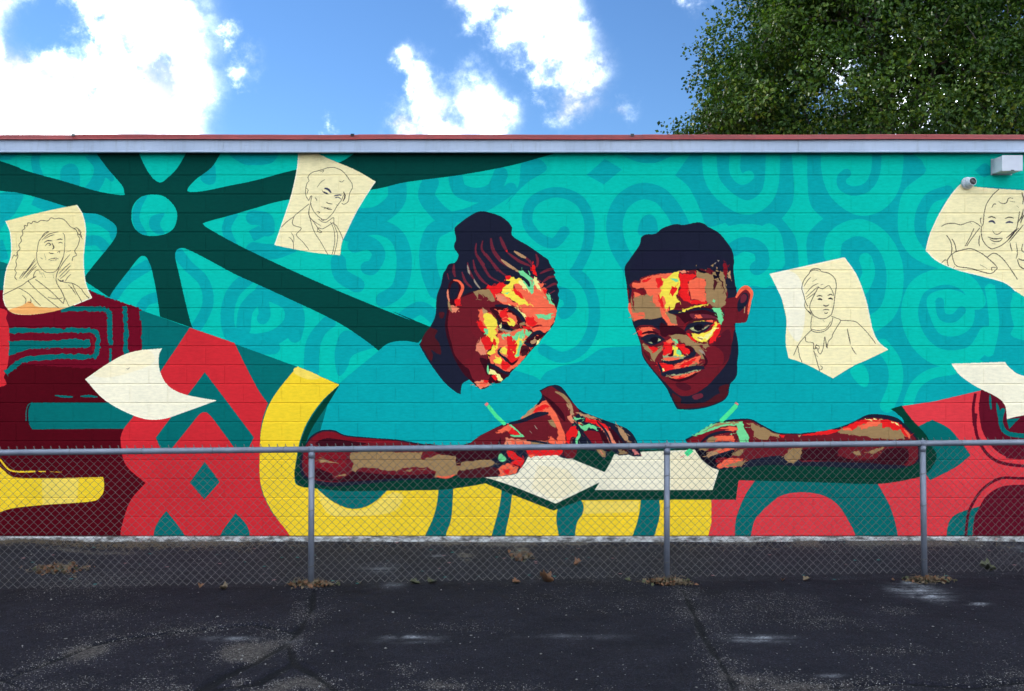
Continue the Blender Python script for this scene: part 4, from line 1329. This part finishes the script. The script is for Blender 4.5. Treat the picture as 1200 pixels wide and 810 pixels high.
dirt = np.exp(-np.abs(GY+.02)/(.13+.22*np.clip(n_lo-.3, 0, 1)))*np.clip((n_mid-.22)*2.2, 0, 1)*(np.abs(GX) < 14)
dirt = np.maximum(dirt, np.clip(blob(100,646,60,3)*.6+blob(160,648,70,3)*.4, 0, 1)*np.clip((n_mid-.2)*2, 0, 1))
for bpx in [(365,686,16,4),(783,684,18,4),(1085,681,20,4),(62,668,22,5),(610,645,12,9),(548,650,14,8)]:
    dirt = np.maximum(dirt, blob(*bpx)*.9*np.clip((n_hi-.15)*2, 0, 1))
# relief: slight rolls, sunk cracks, the heaved patch behind the fence at the left
heave = np.clip(blob(20,645,75,10)*1.4-.25, 0, 1)
Z = np.zeros(GX.shape)
Z[near] = ((n_lo-.5)*.03+(n_hi-.5)*.010-crack*.022+heave*.055+dirt*.006+.024*np.exp(-np.abs(GY+.02)/.07)+wear*(n_hi-.5)*.012-.006*behind)[near]
edge = np.clip((8.2-np.abs(GX))/.6, 0, 1)*np.clip((GY+5.8)/.4, 0, 1)
Z = Z*edge-.004
ny, nx = GX.shape
verts = np.stack([GX, GY, Z], -1).reshape(-1, 3)
ii = np.arange(nx*ny).reshape(ny, nx)
quads = np.stack([ii[:-1, :-1], ii[:-1, 1:], ii[1:, 1:], ii[1:, :-1]], -1).reshape(-1, 4)
me = bpy.data.meshes.new('ground')
me.vertices.add(len(verts)); me.vertices.foreach_set('co', verts.ravel())
me.loops.add(quads.size); me.loops.foreach_set('vertex_index', quads.ravel().astype(np.int32))
me.polygons.add(len(quads)); me.polygons.foreach_set('loop_start', np.arange(0, quads.size, 4, dtype=np.int32)); me.polygons.foreach_set('loop_total', np.full(len(quads), 4, np.int32))
me.update(calc_edges=True)
me.polygons.foreach_set('use_smooth', np.ones(len(quads), bool))
for nm, arr in (('wear', wear), ('crack', crack), ('pale', pale), ('dirt', dirt), ('behind', behind)):
    a = me.attributes.new(nm, 'FLOAT', 'POINT'); a.data.foreach_set('value', arr.ravel().astype(np.float32))
ground = bpy.data.objects.new('ground', me); COL.objects.link(ground); ground['kind'] = 'structure'; ground['label'] = 'cracked dark asphalt with worn stony patches and faded paint smears'
m, t, b = principled('old_sealed_asphalt'); p = pos(t)
def att(n):
    a = t.nodes.new('ShaderNodeAttribute'); a.attribute_name = n; return a.outputs['Fac']
f1 = noise(t, p, 2.2, 6, .6); f2 = noise(t, p, 90, 4, .7)
c = ramp(t, f1.outputs['Fac'], [(.3, (.0060, .0058, .0094)), (.7, (.0110, .0106, .0160))])
beh = ramp(t, noise(t, p, 4.5, 7, .65).outputs['Fac'], [(.3, (.0105, .0105, .0155)), (.7, (.026, .0255, .033))])
c = mixc(t, math_n(t, 'MULTIPLY', att('behind'), .8), c, beh)
c = mixc(t, 1, c, ramp(t, f2.outputs['Fac'], [(.35, (.55,)*3), (.7, (1.6,)*3)]), 'MULTIPLY')
# stones of the asphalt showing through
v1 = t.nodes.new('ShaderNodeTexVoronoi'); v1.inputs['Scale'].default_value = 108; t.links.new(p, v1.inputs['Vector'])
sc_ = t.nodes.new('ShaderNodeSeparateColor'); t.links.new(v1.outputs['Color'], sc_.inputs[0])
c = mixc(t, 1, c, ramp(t, sc_.outputs[2], [(0, (.7,)*3), (.75, (1.0,)*3), (1, (2.1,)*3)]), 'MULTIPLY')
stone = ramp(t, sc_.outputs[0], [(0, (.03, .027, .025)), (.4, (.085, .077, .070)), (.75, (.18, .165, .15)), (1, (.34, .32, .31))])
sm = math_n(t, 'MULTIPLY', ramp(t, v1.outputs['Distance'], [(.25, (1,)*3), (.55, (0,)*3)]), math_n(t, 'LESS_THAN', sc_.outputs[1], math_n(t, 'MULTIPLY', att('wear'), 1.35)))
c = mixc(t, sm, c, stone)
# scattered pale grit
v2 = t.nodes.new('ShaderNodeTexVoronoi'); v2.inputs['Scale'].default_value = 55; t.links.new(scaled(t, p, (1, .8, 1)), v2.inputs['Vector'])
s2 = t.nodes.new('ShaderNodeSeparateColor'); t.links.new(v2.outputs['Color'], s2.inputs[0])
clump = ramp(t, noise(t, p, 1.7, 5, .7).outputs['Fac'], [(.42, (.002,)*3), (.72, (.05,)*3)])
gm = math_n(t, 'MULTIPLY', ramp(t, v2.outputs['Distance'], [(.10, (1,)*3), (.32, (0,)*3)]), math_n(t, 'LESS_THAN', s2.outputs[0], clump))
c = mixc(t, math_n(t, 'MULTIPLY', gm, .75), c, (.26, .25, .25))
dz = ramp(t, noise(t, p, 60, 5, .75).outputs['Fac'], [(.3, (.022, .020, .018)), (.5, (.075, .066, .056)), (.72, (.20, .18, .155))])
def patchy(attr, scale, gain=5.0, bias=.62):
    nn = noise(t, p, scale, 6, .75).outputs['Fac']
    return math_n(t, 'MULTIPLY', math_n(t, 'SUBTRACT', math_n(t, 'ADD', nn, math_n(t, 'MULTIPLY', attr, .62)), bias+.10), gain, True)
c = mixc(t, math_n(t, 'MULTIPLY', patchy(att('wear'), 48), .62), c, ramp(t, noise(t, p, 34, 6, .7).outputs['Fac'], [(.35, (.012, .011, .011)), (.55, (.06, .051, .045)), (.72, (.15, .13, .115))]))
c = mixc(t, math_n(t, 'MULTIPLY', patchy(att('dirt'), 30), .9), c, dz)
c = mixc(t, ramp(t, math_n(t, 'ADD', att('crack'), math_n(t, 'MULTIPLY', math_n(t, 'SUBTRACT', noise(t, p, 40, 5, .7).outputs['Fac'], .5), .9)), [(.50, (0,)*3), (.80, (.78,)*3)]), c, (.005, .005, .006))
pm = math_n(t, 'MULTIPLY', att('pale'), ramp(t, noise(t, scaled(t, p, (40, 90, 40)), 1, 5, .7).outputs['Fac'], [(.38, (0,)*3), (.58, (1,)*3)]))
c = mixc(t, pm, c, (.30, .31, .34))
# drips of mural paint near the wall
v3 = t.nodes.new('ShaderNodeTexVoronoi'); v3.inputs['Scale'].default_value = 13; t.links.new(p, v3.inputs['Vector'])
s3 = t.nodes.new('ShaderNodeSeparateColor'); t.links.new(v3.outputs['Color'], s3.inputs[0])
dm_ = math_n(t, 'MULTIPLY', math_n(t, 'MULTIPLY', math_n(t, 'LESS_THAN', s3.outputs[0], .055), ramp(t, v3.outputs['Distance'], [(.1, (1,)*3), (.3, (0,)*3)])), math_n(t, 'MULTIPLY', att('behind'), .55))
c = mixc(t, dm_, c, mixc(t, math_n(t, 'GREATER_THAN', s3.outputs[1], .5), (.02, .30, .28), (.45, .22, .22)))
t.links.new(c, b.inputs['Base Color'])
b.inputs['Roughness'].default_value = .9; b.inputs['Specular IOR Level'].default_value = .10
hb = math_n(t, 'ADD', f2.outputs['Fac'], math_n(t, 'MULTIPLY', math_n(t, 'SUBTRACT', 1.0, v1.outputs['Distance']), .5))
bump(t, b, hb, .8, .010)
me.materials.append(m)
def gz(x, y):
    i = int(np.argmin(np.abs(gx-x))); j = int(np.argmin(np.abs(gy-y))); return float(Z[j, i])

# ---------------------------------------------------------------- litter
def leaf_mat(name, ca, cb):
    m, t, b = principled(name); oi = t.nodes.new('ShaderNodeObjectInfo'); p = pos(t)
    nz = noise(t, p, 30, 4); t.links.new(ramp(t, nz.outputs['Fac'], [(.3, ca), (.7, cb)]), b.inputs['Base Color'])
    b.inputs['Roughness'].default_value = .75; return m
M_dry = leaf_mat('dry_leaf_brown', (.075, .030, .012), (.17, .075, .03))
M_dry2 = leaf_mat('dry_leaf_tan', (.07, .050, .026), (.15, .105, .06))
M_olive = leaf_mat('leaf_olive', (.025, .030, .012), (.06, .06, .022))
def leaf_geo(rr, L, curl):
    """lobed, curled leaf, seven ribs of outline"""
    n = 9; half = []
    for k in range(n+1):
        u = k/n; w = math.sin(math.pi*u**.8)*.36*(1+.28*math.sin(u*16)); half.append((u-.5, w))
    v = []; f = []
    for (u, w) in half:
        for s_ in (-1, 0, 1):
            x, y = u*L, s_*w*L
            z = curl*L*(abs(s_)*w*1.5+(u-.1)**2*.9)+rr.uniform(-.02, .02)*L
            v.append((x, y, z))
    for k in range(n):
        a = 3*k
        f += [(a, a+3, a+4, a+1), (a+1, a+4, a+5, a+2)]
    return v, f
def place(v, rr, x, y, z, tilt=.5):
    M4 = Matrix.Translation((x, y, z)) @ Matrix.Rotation(rr.uniform(0, 6.28), 4, 'Z') @ Matrix.Rotation(rr.uniform(-tilt, tilt), 4, 'X') @ Matrix.Rotation(rr.uniform(-tilt, tilt), 4, 'Y')
    return [tuple(M4 @ Vector(q)) for q in v]
LEAVES = [(605,683,.085,'b','curled brown dry leaf at the foot of the fence, rust coloured and alone'),(640,682,.15,'b','large crumpled rust brown leaf lying against the fence bottom'),
          (506,683,.12,'o','flat olive brown leaf lying under the fence mesh'),(422,683,.07,'t','small tan leaf under the fence near the post'),
          (486,684,.10,'o','dull olive leaf beside a curled brown one by the fence'),(945,680,.09,'t','small dark tan leaf at the fence foot between two posts'),
          (234,689,.07,'b','tiny brown leaf on the asphalt edge below the fence'),(262,691,.09,'t','pale straw leaf lying just outside the fence'),
          (1158,668,.15,'o','dark olive leaf clump behind the fence near the maroon paint'),(676,662,.10,'b','dark brown leaf between fence and wall'),
          (736,681,.07,'o','little olive leaf by the fence close to a weedy post'),(917,681,.06,'b','small red brown leaf at the fence foot')]
rr = random.Random(4)
for px, py, L, kd, lab in LEAVES:
    x, y = ground_xy(px, py); v, f = leaf_geo(rr, L, rr.uniform(.5, 1.1))
    M4 = Matrix.Rotation(rr.uniform(0, 6.28), 4, 'Z') @ Matrix.Rotation(rr.uniform(-.35, .35), 4, 'X')
    v = [M4 @ Vector(q) for q in v]; zmin = min(q.z for q in v)
    o = mesh_obj('dry_leaf', [(q.x, q.y, q.z-zmin) for q in v], f, {'b': M_dry, 't': M_dry2, 'o': M_olive}[kd], None, True)
    o.location = (x, y, gz(x, y)+.003); tag(o, lab, 'leaf', 'fallen leaves along the fence')
def litter(name, px, py, rx, ry, n, label, seed, twigs=30):
    rr = random.Random(seed); x0, y0 = ground_xy(px, py)
    root = tag(empty(name, (x0, y0, gz(x0, y0))), label, 'leaf litter', 'litter caught along the fence')
    for mat, q in ((M_dry, .5), (M_dry2, .35), (M_olive, .15)):
        mb = MB()
        for _ in range(int(n*q)):
            dx, dy = rr.gauss(0, rx*.5), rr.gauss(0, ry*.5)
            v, f = leaf_geo(rr, rr.uniform(.02, .055), rr.uniform(.3, 1.2))
            mb.add(place(v, rr, dx, dy, rr.uniform(.006, .03)*(1.2-min(1, math.hypot(dx/rx, dy/ry))), .7), f)
        o = mb.build('leaf_scraps', mat, root, True); o['kind'] = 'stuff'
    mb = MB()
    for _ in range(twigs):
        dx, dy = rr.gauss(0, rx*.45), rr.gauss(0, ry*.45); a = rr.uniform(0, 6.28); L = rr.uniform(.05, .14); up = rr.uniform(.005, .07)
        mb.tube([(dx, dy, .003), (dx+.5*L*math.cos(a), dy+.5*L*math.sin(a), up), (dx+L*math.cos(a), dy+L*math.sin(a), up*.7)], [.0022, .0016, .0008], 4)
    o = mb.build('dry_grass', M_dry2, root); o['kind'] = 'stuff'
litter('leaf_litter', 366, 686, .17, .09, 110, 'brown leaf litter and dry grass round the post before the yellow curve', 1, 50)
litter('leaf_litter', 783, 684, .20, .09, 120, 'brown leaf litter and straw round the post before the open book', 2, 60)
litter('leaf_litter', 1086, 681, .22, .09, 120, 'brown leaf litter round the post beside white paint smears', 3, 60)
litter('leaf_litter', 66, 668, .24, .17, 170, 'brown leaves caught in the crack of heaved asphalt behind the fence', 4, 30)
litter('leaf_litter', 612, 652, .10, .16, 50, 'dry weeds and leaves in a crack below the open book', 5, 40)
# wisps of dry grass along the wall foot: nobody could count them
mb = MB(); rr = random.Random(9)
for _ in range(1500):
    x = rr.choice((rr.uniform(-6, -3.6), rr.uniform(-6, 6), rr.uniform(-5.6, -2.6))); y = -.03-abs(rr.gauss(0, .16)); a = rr.uniform(0, 6.28); L = rr.uniform(.03, .10)
    z0 = gz(x, y); up = rr.uniform(.004, .035)
    mb.tube([(x, y, z0), (x+.5*L*math.cos(a), min(y+.5*L*math.sin(a), -.022), z0+up), (x+L*math.cos(a), min(y+L*math.sin(a), -.022), z0+up*.6)], [.0018, .0014, .0006], 3)
tag(mb.build('dry_grass', M_dry2), 'dry straw and dead grass along the foot of the wall', 'grass', None, 'stuff')
# loose gravel
M_grav = simple('pale_gravel', (.06, .055, .05), (.24, .23, .22), 25, .9)
mb = MB(); rr = random.Random(14)
ico = [(0,0,1),(.9,0,.3),(.28,.86,.3),(-.73,.53,.3),(-.73,-.53,.3),(.28,-.86,.3),(0,0,-.3)]
icf = [(0,1,2),(0,2,3),(0,3,4),(0,4,5),(0,5,1),(6,2,1),(6,3,2),(6,4,3),(6,5,4),(6,1,5)]
for k in range(1000):
    if k < 900: x, y = rr.uniform(-6.5, 6.5), rr.uniform(-5.2, -.05)
    else:
        px = rr.choice((285, 240, 360, 430, 1000, 1060, 95, 310, 560, 890)); x, y = ground_xy(px+rr.gauss(0, 45), max(640, rr.gauss(785, 16)))
    s_ = min(.013, .0028+rr.expovariate(1/.0028)); e = [rr.uniform(.6, 1.3) for _ in range(3)]; a = rr.uniform(0, 6.28); ca, sa = math.cos(a), math.sin(a)
    zz = gz(x, y)
    mb.add([(x+s_*(e[0]*q[0]*ca-e[1]*q[1]*sa), y+s_*(e[0]*q[0]*sa+e[1]*q[1]*ca), zz+s_*(.3+e[2]*.7*q[2])) for q in ico], icf)
tag(mb.build('gravel', M_grav), 'scattered pale grit lying on the dark asphalt', 'gravel', None, 'stuff')
# ---------------------------------------------------------------- tree behind the building
TY = 12.4; TD = TY+D; tsc = FP/TD
TX = (1034-600)/tsc
tree = tag(empty('tree', (TX, TY, 0)), 'large dark green broadleaf tree rising behind the roof', 'tree')
m, t, b = principled('bark'); p = pos(t)
nz = noise(t, scaled(t, p, (6, 6, 1.2)), 3, 6, .65)
t.links.new(ramp(t, nz.outputs['Fac'], [(.3, (.035, .028, .022)), (.7, (.10, .085, .07))]), b.inputs['Base Color']); b.inputs['Roughness'].default_value = .9
bump(t, b, nz.outputs['Fac'], .7, .03); M_bark = m
rr = random.Random(31)
def crown_r(z):
    """half width of the crown at height z"""
    pts = [(2.6, 1.6), (3.6, 4.2), (5.2, 5.3), (6.9, 5.25), (8.5, 4.35), (9.9, 3.4), (11.5, 2.6), (13.0, 1.4), (14.2, .2)]
    for (z0, r0), (z1, r1) in zip(pts[:-1], pts[1:]):
        if z0 <= z <= z1: return r0+(r1-r0)*(z-z0)/(z1-z0)
    return 0
limbs = MB(); tips = []
def limb(p0, d, L, r, depth):
    pts = [Vector(p0)]; n = 5; dd = Vector(d).normalized(); rad = []
    for k in range(n):
        rad.append(r*(1-.6*k/n))
        dd = (dd+Vector((rr.gauss(0, .16), rr.gauss(0, .16), rr.gauss(.06, .10)))).normalized()
        q_ = pts[-1]+dd*L/n; rq = math.hypot(q_.x, q_.y); lim = crown_r(min(14.1, max(2.7, q_.z)))*.86
        if rq > lim: q_ = Vector((q_.x*lim/rq, q_.y*lim/rq, q_.z))      # twigs stay inside the leaves
        pts.append(q_)
    rad.append(r*.35)
    limbs.tube(pts, rad, 6 if depth else 7, False)
    if depth >= 2:
        tips.append((pts[-1].copy(), .5)); tips.append((pts[3].copy(), .45)); return
    kids = 5 if depth == 0 else 4
    for k in range(kids):
        f_ = rr.uniform(.35, 1.0); q = pts[min(n, int(f_*n))]
        perp = Vector((rr.gauss(0, 1), rr.gauss(0, 1), rr.gauss(.1, .6))); perp -= dd*perp.dot(dd); perp.normalize()
        limb(q, dd*.75+perp*rr.uniform(.5, .95), L*rr.uniform(.42, .62), r*.45, depth+1)
    tips.append((pts[-1].copy(), .5))
trunk = MB(); tp = [Vector((0, 0, -.1))]; trad = [.42]
for k in range(1, 13):
    tp.append(Vector((.12*math.sin(k*1.1), .10*math.cos(k*.9)-.1, k*1.08))); trad.append(.34*(1-k/13.5)+.02)
trunk.tube(tp, trad, 12)
trunk.build('trunk', M_bark, tree, True)
for k in range(44):
    h = 2.2+11.2*(k/44)**1.05; i = min(11, int(h/1.08)); q = tp[i].lerp(tp[i+1], h/1.08-i)
    a = k*2.399+rr.uniform(-.3, .3); up = .35+.8*(h/13)
    z_t = h+1.0
    L = max(.7, crown_r(min(14, z_t))*rr.uniform(.78, 1.0))
    limb(q, (math.cos(a), math.sin(a), up*.6), L*.95, max(.025, .11*(1-h/15)), 0)
limbs.build('limb', M_bark, tree, True)
# leaves: small folded blades in sprays round every twig end, plus sprays filling the outer shell
sprays = []
for q, r_ in tips:
    if math.hypot(q.x, q.y) < crown_r(min(14.1, max(2.7, q.z)))*.95: sprays.append((q, r_*rr.uniform(.7, 1.15)))
tries = 0
while len(sprays) < 4900 and tries < 40000:
    tries += 1
    z = rr.uniform(3.0, 14.0); a = rr.uniform(0, 2*math.pi); cr = crown_r(z)
    lump = 1+.09*math.sin(3*a+z*1.1)+.07*math.sin(7*a-z*2.0)+.05*math.sin(13*a+3*z)
    f_ = rr.uniform(.2, .97)**.5
    q = Vector((math.cos(a)*cr*f_*lump, math.sin(a)*cr*f_*lump, z+rr.gauss(0, .25)))
    # clumps and gaps
    g = math.sin(q.x*2.1+1.3)*math.sin(q.y*1.9+.4)*math.sin(q.z*2.3)
    if g < -.10 and rr.random() < .93: continue
    sprays.append((q, rr.uniform(.28, .55)))
nrg = np.random.default_rng(77)
V = []; Fq = []; tint = []
for q, r_ in sprays:
    n = int(76*(r_/.45)**1.5)+8
    c0 = nrg.normal(0, 1, (n, 3)); c0 /= np.linalg.norm(c0, axis=1)[:, None]; c0 *= (nrg.random((n, 1))**.45)*r_*np.array([1.15, 1.15, .8])
    cen = np.array(q)+c0
    s_ = nrg.uniform(.027, .060, n)
    ax_ = nrg.normal(0, 1, (n, 3))+c0*2; ax_[:, 2] -= .5; ax_ /= np.linalg.norm(ax_, axis=1)[:, None]
    sd = nrg.normal(0, 1, (n, 3)); sd[:, 2] *= .5; sd -= ax_*(sd*ax_).sum(1)[:, None]; sd /= np.linalg.norm(sd, axis=1)[:, None]
    nr = np.cross(ax_, sd)
    tt = nrg.normal(nrg.normal(0, .6), .75, n)
    a0 = cen-ax_*s_[:, None]; a1 = cen+ax_*s_[:, None]*1.1
    l_ = cen+sd*s_[:, None]*.72+nr*s_[:, None]*.28; r2 = cen-sd*s_[:, None]*.72+nr*s_[:, None]*.28
    base = sum(len(x) for x in V)
    V.append(np.stack([a0, r2, a1, l_], 1).reshape(-1, 3)); k = base+4*np.arange(n)
    Fq.append(np.stack([k, k+1, k+2, k, k+2, k+3], 1).reshape(-1, 3)); tint.append(np.repeat(tt, 4))
V = np.concatenate(V); Fq = np.concatenate(Fq); tint = np.concatenate(tint)
me = bpy.data.meshes.new('crown')
me.vertices.add(len(V)); me.vertices.foreach_set('co', V.astype(np.float32).ravel())
me.loops.add(Fq.size); me.loops.foreach_set('vertex_index', Fq.ravel().astype(np.int32))
me.polygons.add(len(Fq)); me.polygons.foreach_set('loop_start', np.arange(0, Fq.size, 3, dtype=np.int32)); me.polygons.foreach_set('loop_total', np.full(len(Fq), 3, np.int32))
me.update(calc_edges=True)
a = me.attributes.new('tint', 'FLOAT', 'POINT'); a.data.foreach_set('value', tint.astype(np.float32))
m = bpy.data.materials.new('leaf_green'); m.use_nodes = True; t = m.node_tree; t.nodes.clear()
at = t.nodes.new('ShaderNodeAttribute'); at.attribute_name = 'tint'
col = ramp(t, math_n(t, 'ADD', math_n(t, 'MULTIPLY', at.outputs['Fac'], .2), .5), [(.1, (.007, .024, .006)), (.45, (.023, .056, .009)), (.72, (.055, .102, .014)), (1, (.12, .145, .025))])
pb = t.nodes.new('ShaderNodeBsdfPrincipled'); t.links.new(col, pb.inputs['Base Color']); pb.inputs['Roughness'].default_value = .42; pb.inputs['Specular IOR Level'].default_value = .12
tr = t.nodes.new('ShaderNodeBsdfTranslucent'); t.links.new(mixc(t, 1, col, (1.0, 1.25, .45), 'MULTIPLY'), tr.inputs['Color'])
mx = t.nodes.new('ShaderNodeMixShader'); mx.inputs[0].default_value = .25; t.links.new(pb.outputs[0], mx.inputs[1]); t.links.new(tr.outputs[0], mx.inputs[2])
ou = t.nodes.new('ShaderNodeOutputMaterial'); t.links.new(mx.outputs[0], ou.inputs['Surface'])
me.materials.append(m)
crown = bpy.data.objects.new('crown', me); COL.objects.link(crown); crown.parent = tree
